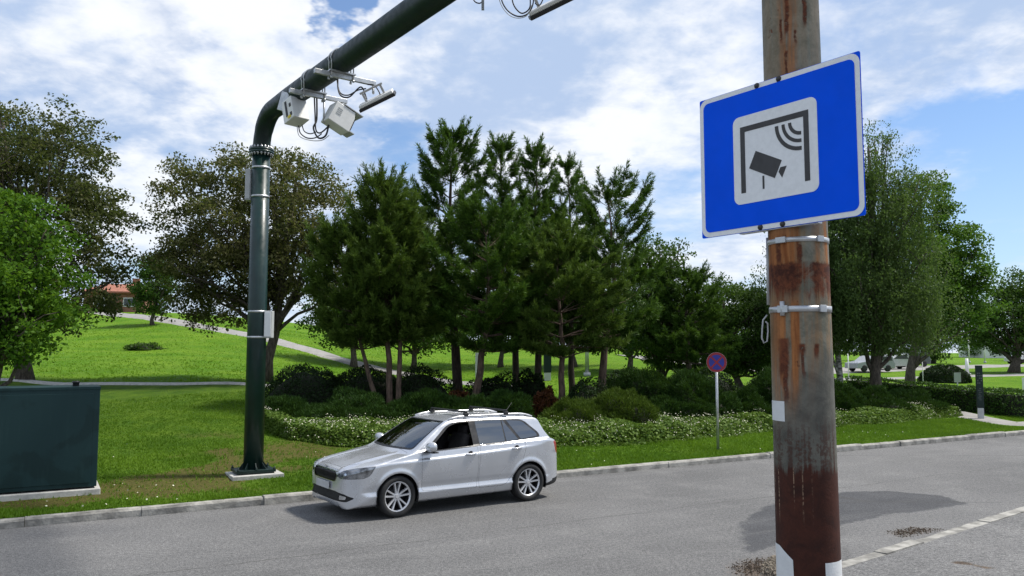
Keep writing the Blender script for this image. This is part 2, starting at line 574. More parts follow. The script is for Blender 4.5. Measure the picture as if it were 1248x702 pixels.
col = N.n('ShaderNodeVectorMath', operation='SCALE', ins={0: col, 'Scale': gr}).outputs[0]
rm = N.math('MAXIMUM', deep, N.math('MAXIMUM', org, foot))
hgt_ = N.math('ADD', N.math('ADD', N.math('MULTIPLY', blot2, 0.6), N.math('MULTIPLY', fine, 0.5)), N.math('MULTIPLY', deep, -0.35))
N.out(N.principled(**{'Base Color': col, 'Roughness': N.rng(rm, 0, 1, 0.55, 0.85), 'Specular IOR Level': 0.35, 'Normal': N.bump(hgt_, 0.5, 0.006)}))
M['rusty'] = m

# car paint and glass
m, nt = new_mat('silver_paint')
N = NT(nt)
colp = N.mix(N.rng(N.noise(N.obj(), 2.0, 3), 0.3, 0.7), (0.56, 0.575, 0.605), (0.60, 0.615, 0.645))
dust = N.rng(N.noise(N.obj(), 3, 5), 0.4, 0.7, 0.24, 0.34)
N.out(N.principled(**{'Base Color': colp, 'Metallic': 0.6, 'Roughness': dust, 'Coat Weight': 0.55, 'Coat Roughness': 0.13}))
M['paint'] = m
m, nt = new_mat('tinted_glass')
N = NT(nt)
tr = N.n('ShaderNodeBsdfTransparent', ins={'Color': (0.06, 0.07, 0.075, 1)}).outputs[0]
gl = N.n('ShaderNodeBsdfGlossy', ins={'Color': (0.9, 0.95, 1, 1), 'Roughness': 0.015}).outputs[0]
fr = N.n('ShaderNodeFresnel', ins={'IOR': 1.9}).outputs[0]
N.out(N.n('ShaderNodeMixShader', ins={0: N.math('ADD', fr, 0.12, clamp=True), 1: tr, 2: gl}).outputs[0])
M['glass'] = m
m, nt = new_mat('windscreen_glass')
N = NT(nt)
tr = N.n('ShaderNodeBsdfTransparent', ins={'Color': (0.5, 0.56, 0.55, 1)}).outputs[0]
gl = N.n('ShaderNodeBsdfGlossy', ins={'Color': (0.9, 0.95, 1, 1), 'Roughness': 0.01}).outputs[0]
fr = N.n('ShaderNodeFresnel', ins={'IOR': 1.7}).outputs[0]
N.out(N.n('ShaderNodeMixShader', ins={0: N.math('ADD', fr, 0.08, clamp=True), 1: tr, 2: gl}).outputs[0])
M['screen'] = m
M['chrome'] = simple('chrome', (0.7, 0.71, 0.72), 0.15, 1.0, 0.05)
M['alloy'] = simple('alloy', (0.66, 0.66, 0.67), 0.32, 0.5, 0.06, 20, coat=0.3)
M['alloy_dark'] = simple('alloy_dark', (0.03, 0.03, 0.032), 0.5, 0.3, 0.2)
M['trim'] = simple('car_trim', (0.010, 0.010, 0.011), 0.42, 0, 0.2)
M['interior'] = simple('car_interior', (0.022, 0.021, 0.021), 0.85, 0, 0.2)
M['seat'] = simple('seat_cloth', (0.03, 0.028, 0.028), 0.95, 0, 0.3, 20)
M['lamp'] = simple('headlamp_lens', (0.20, 0.21, 0.225), 0.08, 0.7, 0.8, 7, coat=1.0)
M['lampbright'] = simple('lamp_reflector', (0.55, 0.57, 0.6), 0.15, 0.8, 0.1, 9, coat=1.0)
M['tail'] = simple('tail_lamp', (0.30, 0.012, 0.012), 0.12, 0, 0.2, 9, coat=1.0)
M['plate'] = simple('number_plate', (0.5, 0.5, 0.51), 0.5, 0, 0.1, 6)
# ------------------------------------------------------------------ terrain
K0 = np.array([-7.31, 11.73]); KD = np.array([0.8654, 0.5011]); KN = np.array([-0.5011, 0.8654])   # far kerb line


def kxy(u, d):
    return K0[0] + KD[0] * u + KN[0] * d, K0[1] + KD[1] * u + KN[1] * d


def kud(x, y):
    a, b = x - K0[0], y - K0[1]
    return a * KD[0] + b * KD[1], a * KN[0] + b * KN[1]


ctrl = [(*kxy(u, 0.0), 0.12) for u in (-40, -22, -10, -4, 0, 4, 8, 12, 17, 22, 27, 36, 50, 75)]


def cp(px, Y, py=None, z=None):
    if z is None:
        ctrl.append(tuple(at_depth(px, py, Y)))
    else:
        ctrl.append(((px - 624) / FPX * Y, Y, z))


cp(300, 15.5, z=0.2); cp(110, 14, z=0.22); cp(-60, 15, z=0.35); cp(100, 20, z=0.66); cp(300, 20, z=0.55); cp(-100, 22, z=0.9)
cp(100, 27.5, py=471); cp(300, 28, py=470.5); cp(-150, 28, z=1.6); cp(100, 45, py=432); cp(300, 45, py=437)
cp(100, 70, py=397); cp(190, 75, py=386); cp(330, 58, py=413); cp(420, 54, py=438); cp(0, 60, py=405); cp(100, 100, py=378)
cp(560, 22, z=0.45); cp(560, 26, z=0.6); cp(560, 50, py=463); cp(600, 75, py=430); cp(450, 80, py=415)
cp(750, 25, z=0.5); cp(760, 60, py=440); cp(800, 80, py=432); cp(900, 25, z=0.3); cp(900, 70, py=452)
cp(1050, 36, z=0.45); cp(1200, 30, z=0.16); cp(1200, 45, py=482); cp(1200, 62, py=461); cp(1200, 80, py=449); cp(1050, 62, py=463); cp(1400, 40, z=0.2); cp(1400, 80, z=1.0)
cp(1248, 110, z=1.3); cp(1050, 100, z=1.4); cp(800, 130, z=2.6); cp(300, 140, z=8.0); cp(0, 140, z=8.5)
for px_, z_ in ((-600, 9), (100, 9.5), (450, 7), (800, 4), (1200, 3), (1900, 3)):
    cp(px_, 260, z=z_)
C_ = np.array(ctrl)
nC = len(C_)


def tps_k(r2):
    return 0.5 * r2 * np.log(r2 + 1e-9)


def warp(P):          # compress far distances so that the spline stays local
    r = np.hypot(P[:, 0], P[:, 1])
    s = np.where(r < 1e-6, 1, 40 * np.log1p(r / 40) / np.maximum(r, 1e-6))
    return P * s[:, None]


Wc = warp(C_[:, :2])
d2 = ((Wc[:, None] - Wc[None]) ** 2).sum(-1)
A_ = np.zeros((nC + 3, nC + 3))
A_[:nC, :nC] = tps_k(d2) + np.eye(nC) * 1.5
A_[:nC, nC] = 1; A_[:nC, nC + 1:] = Wc
A_[nC, :nC] = 1; A_[nC + 1:, :nC] = Wc.T
sol = np.linalg.solve(A_, np.r_[C_[:, 2], 0, 0, 0])


def ground_z(X, Y):
    X = np.atleast_1d(np.asarray(X, float)); Y = np.atleast_1d(np.asarray(Y, float))
    P = warp(np.c_[X, Y])
    z = np.empty(len(P))
    for i in range(0, len(P), 20000):
        p = P[i:i + 20000]
        k = tps_k(((p[:, None] - Wc[None]) ** 2).sum(-1))
        z[i:i + 20000] = k @ sol[:nC] + sol[nC] + p @ sol[nC + 1:]
    u, d = kud(X, Y)
    z = np.clip(z, 0.05, 12)
    t = np.clip(d / 2.5, 0, 1)
    t = t * t * (3 - 2 * t)
    z = 0.12 * (1 - t) + z * t
    return z


def gz(x, y):
    return float(ground_z(x, y)[0])


def on_ground(px, py, lo=10.0, hi=140.0):
    """where a sight line meets the terrain"""
    r = pix_ray(px, py)
    Ys = np.geomspace(lo, hi, 500)
    P = np.array([0, 0, EYE]) + r[None] * (Ys / r[1])[:, None]
    dz = P[:, 2] - ground_z(P[:, 0], P[:, 1])
    k = np.argmax(dz < 0) if (dz < 0).any() else len(Ys) - 1
    return P[k]


def grid_mesh(name, U, D, f, mat, attrs=None):
    nu, nd = len(U), len(D)
    uu, dd = np.meshgrid(U, D, indexing='ij')
    X, Y, Z = f(uu.ravel(), dd.ravel())
    V = np.c_[X, Y, Z]
    i = np.arange(nu * nd).reshape(nu, nd)
    F = np.stack([i[:-1, :-1], i[1:, :-1], i[1:, 1:], i[:-1, 1:]], -1).reshape(-1, 4)
    o = raw_mesh(name, V, F, mat, smooth=True)
    if attrs:
        for an, vals in attrs.items():
            at = o.data.attributes.new(an, 'FLOAT', 'POINT')
            at.data.foreach_set('value', np.ascontiguousarray(vals, dtype=np.float32))
    return o


# --- lawn material
m, nt = new_mat('lawn')
N = NT(nt)
p = N.pos()
n1_ = N.noise(p, 0.35, 5, 0.6)
n2_ = N.noise(p, 1.6, 5, 0.6)
n3_ = N.noise(p, 14, 4, 0.7)
n4_ = N.noise(N.scalev(p, (60, 60, 60)), 1.0, 2, 0.6)
rough_hill = N.attr('hill').outputs['Fac']
mown = N.mix(N.rng(n2_, 0.3, 0.7), (0.055, 0.125, 0.008), (0.115, 0.20, 0.016))
hillc = N.mix(N.rng(n1_, 0.3, 0.7), (0.09, 0.215, 0.008), (0.16, 0.285, 0.018))
hillc = N.mix(N.rng(n2_, 0.5, 0.8, 0, 0.5), hillc, (0.19, 0.24, 0.05))
col = N.mix(rough_hill, mown, hillc)
dry = N.math('MULTIPLY', N.rng(N.math('ADD', N.attr('dry').outputs['Fac'], N.math('MULTIPLY', N.math('SUBTRACT', n3_, 0.5), 0.9)), 0.3, 0.8), 0.8)
col = N.mix(dry, col, N.mix(n3_, (0.10, 0.075, 0.03), (0.15, 0.125, 0.04)))
dk = N.math('MULTIPLY', N.rng(n4_, 0.3, 0.7, 0.55, 1.15), N.rng(n3_, 0.2, 0.8, 0.75, 1.15))
col = N.n('ShaderNodeVectorMath', operation='SCALE', ins={0: col, 'Scale': dk}).outputs[0]
N.out(N.principled(**{'Base Color': col, 'Roughness': 0.95, 'Specular IOR Level': 0.1, 'Normal': N.bump(N.math('ADD', n3_, n4_), 0.8, 0.05)}))
M['lawn'] = m
# --- asphalt
m, nt = new_mat('asphalt')
N = NT(nt)
p = N.pos()
big = N.noise(p, 0.22, 5, 0.6)
mid = N.noise(N.n('ShaderNodeVectorRotate', rotation_type='Z_AXIS', ins={'Vector': p, 'Angle': R(-30)}).outputs[0] , 1.0, 6, 0.68)
grit = N.noise(p, 60, 4, 0.85)
grit2 = N.noise(p, 20, 5, 0.85)
vor = N.n('ShaderNodeTexVoronoi', ins={'Vector': p, 'Scale': 110.0}).outputs['Distance']
col = N.mix(N.rng(big, 0.3, 0.7), (0.106, 0.105, 0.104), (0.147, 0.145, 0.143))
col = N.mix(N.rng(mid, 0.46, 0.72, 0, 0.6), col, (0.18, 0.177, 0.172))
patch = N.attr('patch').outputs['Fac']
pe = N.rng(N.math('ADD', patch, N.math('MULTIPLY', N.math('SUBTRACT', mid, 0.5), 1.0)), 0.42, 0.56)
col = N.mix(N.math('MULTIPLY', pe, 0.97), col, N.mix(N.rng(mid, 0.3, 0.7), (0.045, 0.046, 0.05), (0.068, 0.069, 0.073)))
dirt = N.attr('dirt').outputs['Fac']
dm = N.rng(N.math('ADD', dirt, N.math('MULTIPLY', N.math('SUBTRACT', grit2, 0.5), 1.1)), 0.45, 0.75)
col = N.mix(dm, col, N.mix(N.rng(grit2, 0.3, 0.7), (0.035, 0.022, 0.014), (0.11, 0.08, 0.055)))
crack = N.n('ShaderNodeTexVoronoi', feature='DISTANCE_TO_EDGE', ins={'Vector': N.n('ShaderNodeVectorMath', operation='ADD', ins={0: N.scalev(p, (0.21, 0.33, 1)), 1: N.n('ShaderNodeTexNoise', ins={'Scale': 1.5, 'Detail': 5.0}).outputs['Color']}).outputs[0], 'Scale': 0.55}).outputs['Distance']
cm = N.math('MULTIPLY', N.rng(crack, 0.0, 0.010, 1, 0), N.rng(big, 0.48, 0.58))
col = N.mix(N.math('MULTIPLY', cm, 0.5), col, (0.05, 0.048, 0.045))
# worn joint between the two lanes, laid along the road
jd = N.n('ShaderNodeVectorMath', operation='DOT_PRODUCT', ins={0: p, 1: (float(KN[0]), float(KN[1]), 0.0)}).outputs['Value']
jd = N.math('ADD', jd, float(3.65 - KN[0] * K0[0] - KN[1] * K0[1]))
jw = N.math('ADD', jd, N.math('MULTIPLY', N.math('SUBTRACT', N.noise(p, 1.1, 4), 0.5), 0.25))
jm = N.math('MULTIPLY', N.rng(N.math('ABSOLUTE', jw), 0.008, 0.03, 1, 0), N.rng(mid, 0.40, 0.55))
col = N.mix(N.math('MULTIPLY', jm, 0.6), col, (0.05, 0.048, 0.045))
trk = N.noise(N.scalev(N.n('ShaderNodeVectorRotate', rotation_type='Z_AXIS', ins={'Vector': p, 'Angle': R(-30)}).outputs[0], (0.10, 1.6, 1)), 1.0, 4, 0.6)
col = N.mix(N.rng(trk, 0.5, 0.72, 0, 0.35), col, (0.185, 0.182, 0.177))
col = N.mix(N.rng(trk, 0.42, 0.28, 0, 0.35), col, (0.09, 0.088, 0.087))
gm = N.math('MULTIPLY', N.rng(grit, 0.32, 0.68, 0.35, 1.75), N.rng(grit2, 0.34, 0.66, 0.66, 1.36))
col = N.n('ShaderNodeVectorMath', operation='SCALE', ins={0: col, 'Scale': gm}).outputs[0]
N.out(N.principled(**{'Base Color': col, 'Roughness': 0.82, 'Specular IOR Level': 0.35, 'Normal': N.bump(N.math('ADD', grit, vor), 0.55, 0.012)}))
M['asphalt'] = m

# --- base ground to the horizon
mb = MB()
mb.add([(-1600, -1600, -0.35), (1600, -1600, -0.35), (1600, 1600, -0.35), (-1600, 1600, -0.35)], [(0, 1, 2, 3)])
tag(mb.build('ground', M['lawn']), kind='structure')

# --- lawn and hill behind the far kerb
Ul = np.r_[np.linspace(-150, -12, 40)[:-1], np.linspace(-12, 42, 110)[:-1], np.linspace(42, 220, 50)]
Dl = np.r_[np.linspace(0.16, 3, 14)[:-1], np.linspace(3, 25, 60)[:-1], np.geomspace(25, 320, 60)]


def lawn_f(u, d):
    x, y = kxy(u, d)
    z = ground_z(x, y)
    z = z + (smooth_noise(np.c_[x, y], 0.5, 3) - 0.5) * 0.10 * np.clip((d - 1) / 8, 0, 1)
    return x, y, z


uu, dd = [a.ravel() for a in np.meshgrid(Ul, Dl, indexing='ij')]
xx, yy, _ = lawn_f(uu, dd)
pxs = 624 + FPX * xx / np.maximum(yy, 1)
hill = np.clip((yy - 28.2 + 0.0 * pxs) / 1.0, 0, 1)
hill = np.maximum(hill, np.clip((pxs - 950) / 100, 0, 1) * np.clip((dd - 11) / 2, 0, 1))
hill = np.maximum(hill, np.clip((uu - 9) / 3, 0, 1) * np.clip((2.4 - dd) / 0.5, 0, 1) * 0.45)


def dry_map(x, y, u, d):
    q = smooth_noise(np.c_[x, y], 0.42, 31) * 0.6 + smooth_noise(np.c_[x, y], 1.5, 32) * 0.4
    return np.clip((q - 0.44) / 0.16, 0, 1) * np.clip((9 - u) / 4, 0, 1) * np.clip((9 - d) / 4, 0, 1) * np.clip((d - 0.3) / 0.6, 0.35, 1)


dry = dry_map(xx, yy, uu, dd)
tag(grid_mesh('lawn', Ul, Dl, lawn_f, M['lawn'], {'hill': hill, 'dry': dry}), kind='structure')

# --- road between the kerbs
N0 = np.array([3.8, 9.73]); NDr = np.array([0.786, 0.618]); NDr = NDr / np.linalg.norm(NDr); NNr = np.array([-NDr[1], NDr[0]])


def in_poly(x, y, poly):
    r = np.zeros(len(x), bool)
    n = len(poly)
    for i in range(n):
        x1, y1 = poly[i]; x2, y2 = poly[(i + 1) % n]
        c = ((y1 > y) != (y2 > y)) & (x < (x2 - x1) * (y - y1) / (y2 - y1 + 1e-12) + x1)
        r ^= c
    return r


def poly_dist(x, y, poly):
    best = np.full(len(x), 1e9)
    n = len(poly)
    for i in range(n):
        a = np.array(poly[i]); b = np.array(poly[(i + 1) % n])
        ab = b - a
        t = np.clip(((x - a[0]) * ab[0] + (y - a[1]) * ab[1]) / (ab @ ab), 0, 1)
        best = np.minimum(best, np.hypot(x - a[0] - t * ab[0], y - a[1] - t * ab[1]))
    return np.where(in_poly(x, y, poly), best, -best)


patch_px = [(900, 668), (903, 640), (915, 626), (935, 616), (960, 607), (1010, 601), (1080, 598), (1150, 603), (1192, 614), (1150, 622), (1080, 630), (1010, 645), (950, 668), (920, 680)]
patch_poly = [tuple(at_plane(*q)[:2]) for q in patch_px]
dirt_px = [(1072, 648), (1110, 641), (1158, 645), (1130, 652), (1098, 657)]
dirt_poly = [tuple(at_plane(*q)[:2]) for q in dirt_px]
dirt2_poly = [tuple(at_plane(*q)[:2]) for q in [(880, 690), (900, 680), (946, 676), (955, 700), (950, 715), (890, 712)]]


def road_f(u, d):
    x, y = kxy(u, d)
    return x, y, np.zeros(len(x))


Ur = np.r_[np.linspace(-90, -14, 20)[:-1], np.linspace(-14, 24, 400)[:-1], np.linspace(24, 130, 40)]
Dr = np.r_[np.linspace(-40, -13, 10)[:-1], np.linspace(-13, -0.02, 140)]
uu, dd = [a.ravel() for a in np.meshgrid(Ur, Dr, indexing='ij')]
xx, yy, _ = road_f(uu, dd)
pd = np.clip(0.5 + poly_dist(xx, yy, patch_poly) / 0.7, 0, 1)
# the mend wears thin towards the near kerb
wear = np.clip(((xx - N0[0]) * NNr[0] + (yy - N0[1]) * NNr[1] - 0.6) / 1.6, 0, 1)
pd = pd * (0.68 + 0.32 * wear)
dp_ = np.maximum(np.clip(0.45 + poly_dist(xx, yy, dirt_poly) / 1.1, 0, 0.75), np.clip(0.45 + poly_dist(xx, yy, dirt2_poly) / 1.2, 0, 0.8))
gut = np.clip(1 - np.abs(dd + 0.10) / 0.22, 0, 1) * 0.36
tag(grid_mesh('road', Ur, Dr, road_f, M['asphalt'], {'patch': pd, 'dirt': np.maximum(dp_, gut)}), kind='structure')


# --- kerbs: rows of granite stones
def kerb_row(name, P0, D, Nn, length0, length1, stone, wid, z0, z1, jit=0.012):
    mb = MB()
    s = length0
    while s < length1:
        L = stone * random.uniform(0.9, 1.1)
        dz = random.uniform(-jit, jit) * 0.5
        dn = random.uniform(-jit, jit)
        n_ = 5
        va = []
        ang = math.atan2(D[1], D[0])
        for k in range(n_ + 1):
            a = s + 0.003 + (L - 0.006) * k / n_
            j1, j2, j3 = [random.uniform(-jit, jit) * 0.6 for _ in range(3)]
            for (o_, zz) in ((-0.004, z0), (j1 * .6, z1 - 0.03 + dz), (0.022 + j1, z1 + dz + j2 * 0.5), (wid + j3 * 0.5, z1 + dz), (wid + j3 * 0.5, z0)):
                x = P0[0] + D[0] * a + Nn[0] * (o_ + dn); y = P0[1] + D[1] * a + Nn[1] * (o_ + dn)
                va.append((x, y, zz))
        fs = []
        for k in range(n_):
            for q in range(4):
                fs.append((k * 5 + q, (k + 1) * 5 + q, (k + 1) * 5 + q + 1, k * 5 + q + 1))
        fs.append((0, 1, 2, 3, 4)); fs.append(tuple(n_ * 5 + q for q in (4, 3, 2, 1, 0)))
        mb.add(va, fs)
        s += L
    return tag(mb.build(name, M['granite']), kind='structure')


kerb_row('kerb', K0, KD, KN, -40, 75, 1.7, 0.17, -0.05, 0.13, 0.03)
# near kerb stands almost flush with the pavement on our side
near = kerb_row('kerb', N0, NDr, -NNr, -0.15, 45, 0.95, 0.19, -0.05, 0.05, 0.02)

# --- near pavement: from the near kerb towards and behind the camera
U2 = np.r_[np.linspace(-60, -4, 12)[:-1], np.linspace(-4, 18, 120)[:-1], np.linspace(18, 80, 12)]
D2 = np.r_[np.linspace(0.18, 6, 40)[:-1], np.linspace(6, 60, 12)]


def pav_f(u, d):
    x = N0[0] + NDr[0] * u - NNr[0] * d; y = N0[1] + NDr[1] * u - NNr[1] * d
    return x, y, np.full(len(x), 0.04)


uu, dd = [a.ravel() for a in np.meshgrid(U2, D2, indexing='ij')]
xx, yy, _ = pav_f(uu, dd)
sp1 = at_plane(1175, 687, 0.04)[:2]; sp2 = at_plane(1196, 691, 0.04)[:2]
dsp = np.maximum(np.clip(1.1 - np.hypot(xx - sp1[0], yy - sp1[1]) / 0.16, 0, 1), np.clip(1.05 - np.hypot(xx - sp2[0], yy - sp2[1]) / 0.13, 0, 1))
tag(grid_mesh('pavement', U2, D2, pav_f, M['asphalt'], {'patch': np.zeros(len(xx)), 'dirt': np.clip(dsp * 1.5, 0, 1.1)}), kind='structure')


# --- paths draped on the terrain
def path_strip(name, pts, width, lift=0.05, mat='path', n=60):
    pts = np.array([p[:2] for p in pts])
    s = np.r_[0, np.cumsum(np.hypot(*np.diff(pts, axis=0).T))]
    t = np.linspace(0, s[-1], n)
    X = np.interp(t, s, pts[:, 0]); Y = np.interp(t, s, pts[:, 1])
    for _ in range(4):
        X[1:-1] = (X[:-2] + X[1:-1] * 2 + X[2:]) / 4; Y[1:-1] = (Y[:-2] + Y[1:-1] * 2 + Y[2:]) / 4
    dx, dy = np.gradient(X), np.gradient(Y)
    L = np.hypot(dx, dy); nx, ny = -dy / L, dx / L
    rows = np.linspace(-0.5, 0.5, 7)
    wv = width if hasattr(width, '__len__') else (width, width)
    ww = np.linspace(wv[0], wv[1], n)
    V = []
    for q in rows:
        x = X + nx * q * ww; y = Y + ny * q * ww
        z = lawn_f(*kud(x, y))[2]
        V.append(np.c_[x, y, z + (lift if abs(q) < 0.49 else -0.03)])
    V = np.array(V)
    i = np.arange(7 * n).reshape(7, n)
    F = np.stack([i[:-1, :-1], i[1:, :-1], i[1:, 1:], i[:-1, 1:]], -1).reshape(-1, 4)
    return tag(raw_mesh(name, V.reshape(-1, 3), F, M[mat], smooth=True), kind='structure')


path_strip('footpath', [at_depth(120, 378, 88), at_depth(175, 385, 76), at_depth(260, 401, 64), at_depth(340, 418, 57), at_depth(420, 438, 53), at_depth(490, 452, 50), at_depth(570, 467, 46), at_depth(640, 478, 42)], 2.9)
path_strip('footpath', [at_depth(-200, 468, 31), at_depth(60, 470, 28.4), at_depth(200, 471, 28.2), at_depth(330, 472, 28.5), at_depth(470, 476, 30)], 0.6, 0.05, 'concrete')
PATH_R = [tuple(q_[:2]) for q_ in (at_plane(1110, 497, 0.2), at_plane(1150, 503, 0.15), at_plane(1190, 511, 0.13), kxy(28.5, 1.1), kxy(34, 1.15), kxy(60, 1.2))]
path_strip('footpath', [at_plane(1110, 497, 0.2), at_plane(1150, 503, 0.15), at_plane(1190, 511, 0.13), kxy(28.5, 1.1), kxy(34, 1.15), kxy(60, 1.2)], 1.6, 0.03, n=90)
path_strip('footpath', [(22, 61), (30, 64), (42, 66), (58, 70)], 3.2, 0.05)
path_strip('road', [(10, 70), (26, 74), (40, 82), (60, 92), (90, 100)], 8, 0.05)
# ------------------------------------------------------------------ vegetation
def unit(v):
    return v / np.maximum(np.linalg.norm(v, axis=1, keepdims=True), 1e-9)


def leaves(C, size, up=0.35, aspect=0.62, droop=0.0, axis=None):
    """one folded leaf (two quads would be too heavy: a bent rhombus of 4 corners) at every centre"""
    n = len(C)
    nrm = unit(rng.normal(size=(n, 3)) + np.array([0, 0, up * 2.0]))
    a = axis if axis is not None else rng.normal(size=(n, 3))
    a = a + np.array([0, 0, -droop])
    a = unit(a - nrm * (a * nrm).sum(1, keepdims=True))
    b = np.cross(nrm, a)
    L = size * rng.uniform(0.7, 1.3, n)[:, None]
    Wd = L * aspect
    bend = nrm * L * rng.uniform(-0.22, 0.05, n)[:, None]
    V = np.stack([C - a * L * 0.5, C + b * Wd * 0.5 + bend * 0.3 - a * L * 0.05, C + a * L * 0.5 + bend, C - b * Wd * 0.5 + bend * 0.3 - a * L * 0.05], 1)
    return V.reshape(-1, 3)


def quads(n, off=0):
    return np.arange(n * 4).reshape(n, 4) + off


def curve_pts(a, b, sag, n=6, jit=0.0):
    a, b = np.array(a, float), np.array(b, float)
    t = np.linspace(0, 1, n)[:, None]
    P = a + (b - a) * t
    P[:, 2] += sag * 4 * (t * (1 - t))[:, 0]
    if jit:
        P[1:-1] += rng.normal(size=(n - 2, 3)) * jit
    return P


def broadleaf(name, label, cat, x, y, lobes, trunk_r, mat, nclus=260, per=90, leaf=0.11, cl_r=0.42, bark='bark', lean=(0, 0), trunk_top=None,
              stems=1, group=None, limbs=26, skirt=0.0, splay=0.25, off=None, weep=0.0, base_pts=None):
    """lobes: (dx, dy, z_centre above ground, rx, ry, rz)"""
    gz0 = gz(x, y)
    root = empty(name, (x, y, gz0 - 0.05), 0, label, cat, group)
    lob = np.array(lobes, float)
    vol = lob[:, 3] * lob[:, 4] * lob[:, 5]
    pick = rng.choice(len(lob), nclus, p=vol ** 0.75 / (vol ** 0.75).sum())
    d = unit(rng.normal(size=(nclus, 3)))
    r = rng.uniform(0.12, 1, nclus) ** 0.42
    L = lob[pick]
    CC = L[:, :3] + d * r[:, None] * L[:, 3:6]
    CC += rng.normal(size=CC.shape) * 0.12
    CC[:, 2] = np.maximum(CC[:, 2], lob[:, 2].min() * 0.35)
    # drop clusters in random pockets so that sky shows through
    keep = smooth_noise(CC, 0.75, seed=int(abs(x) * 10)) > 0.27
    CC = CC[keep]
    n = len(CC)
    szc = rng.uniform(0.6, 1.35, n)
    cnt = (per * szc ** 1.5).astype(int)
    idx = np.repeat(np.arange(n), cnt)
    offv = rng.normal(size=(len(idx), 3))
    offv = unit(offv) * (rng.uniform(0, 1, len(idx)) ** 0.5)[:, None]
    flat = np.array([1.15, 1.15, 0.62])
    P = CC[idx] + offv * flat * (cl_r * szc[idx])[:, None]
    if weep:
        # hanging strands
        ns = int(nclus * weep)
        src = CC[rng.choice(n, ns)] + rng.normal(size=(ns, 3)) * 0.3
        ln = rng.uniform(0.8, 2.9, ns)
        m_ = 30
        t = rng.uniform(0, 1, (ns, m_))
        S = np.repeat(src, m_, 0)
        S[:, 2] -= (t * ln[:, None]).ravel()
        S[:, :2] += rng.normal(size=(len(S), 2)) * 0.05
        S = S[S[:, 2] > 2.1]
        P = np.r_[P, S]
    V = leaves(P, leaf, droop=0.5 + weep)
    tone = np.clip(rng.normal(0.42, 0.2, len(P)) + (np.r_[np.repeat(rng.normal(0, 0.16, n), cnt), np.zeros(len(P) - len(idx))]), 0, 1)
    raw_mesh('crown', V, quads(len(P)), M[mat], root, tone)
    # trunk and limbs
    mb = MB()
    ctr = lob[:, :3].mean(0)
    hi = lob[np.argmax(lob[:, 2])]
    for sidx in range(stems):
        ang = sidx * 2.4 + 0.6
        bx, by = (0, 0) if stems == 1 else (0.14 * math.cos(ang), 0.14 * math.sin(ang))
        top = np.array([hi[0] + lean[0], hi[1] + lean[1], hi[2] + 0.3 * hi[5]])
        if stems > 1:
            top = np.array([ctr[0] + splay * math.cos(ang) * lob[:, 3].max() * 1.6, ctr[1] + splay * math.sin(ang) * lob[:, 4].max() * 1.6, ctr[2]])
        P_ = curve_pts((bx, by, -0.1), top, 0, 9, 0.05)
        P_[1:-1, :2] += (rng.normal(size=2) * 0.18 * np.sin(np.linspace(0, 3.14, 7))[:, None])
        rad = np.linspace(trunk_r, trunk_r * 0.22, 9)
        rad[0] *= 1.45; rad[1] *= 1.05
        mb.tube(P_, rad, 10)
        for _ in range(max(3, limbs // stems)):
            k = rng.integers(0, n)
            tgt = CC[k]
            hgt = np.clip(tgt[2] * rng.uniform(0.3, 0.65), 0.9, top[2] * 0.9)
            i = np.argmin(np.abs(P_[:, 2] - hgt))
            i = max(1, min(i, 7))
            Q = curve_pts(P_[i], tgt, rng.uniform(-0.3, 0.45), 7, 0.07)
            r0 = rad[i] * 0.5
            mb.tube(Q, np.linspace(r0, 0.018, 7), 6)
            for __ in range(4):
                near = np.argsort(((CC - tgt) ** 2).sum(1))[1:9]
                k2 = rng.choice(near)
                mb.tube(curve_pts(Q[rng.integers(3, 6)], CC[k2], 0.1, 4, 0.04), np.linspace(0.022, 0.008, 4), 4)
    mb.build('trunk', M[bark], root, fixn=False)
    return root


def tufts(C, D, length, nper, width, spread=0.9):
    """needle bundles: nper thin rhombi round each shoot direction"""
    n = len(C)
    idx = np.repeat(np.arange(n), nper)
    d = unit(D[idx] + rng.normal(size=(len(idx), 3)) * spread * 0.55)
    L = length * rng.uniform(0.7, 1.2, len(idx))[:, None]
    s = unit(np.cross(d, rng.normal(size=(len(idx), 3))))
    B = C[idx] + rng.normal(size=(len(idx), 3)) * 0.02
    V = np.stack([B, B + d * L * 0.45 + s * width * 0.5, B + d * L, B + d * L * 0.45 - s * width * 0.5], 1)
    return V.reshape(-1, 3), idx


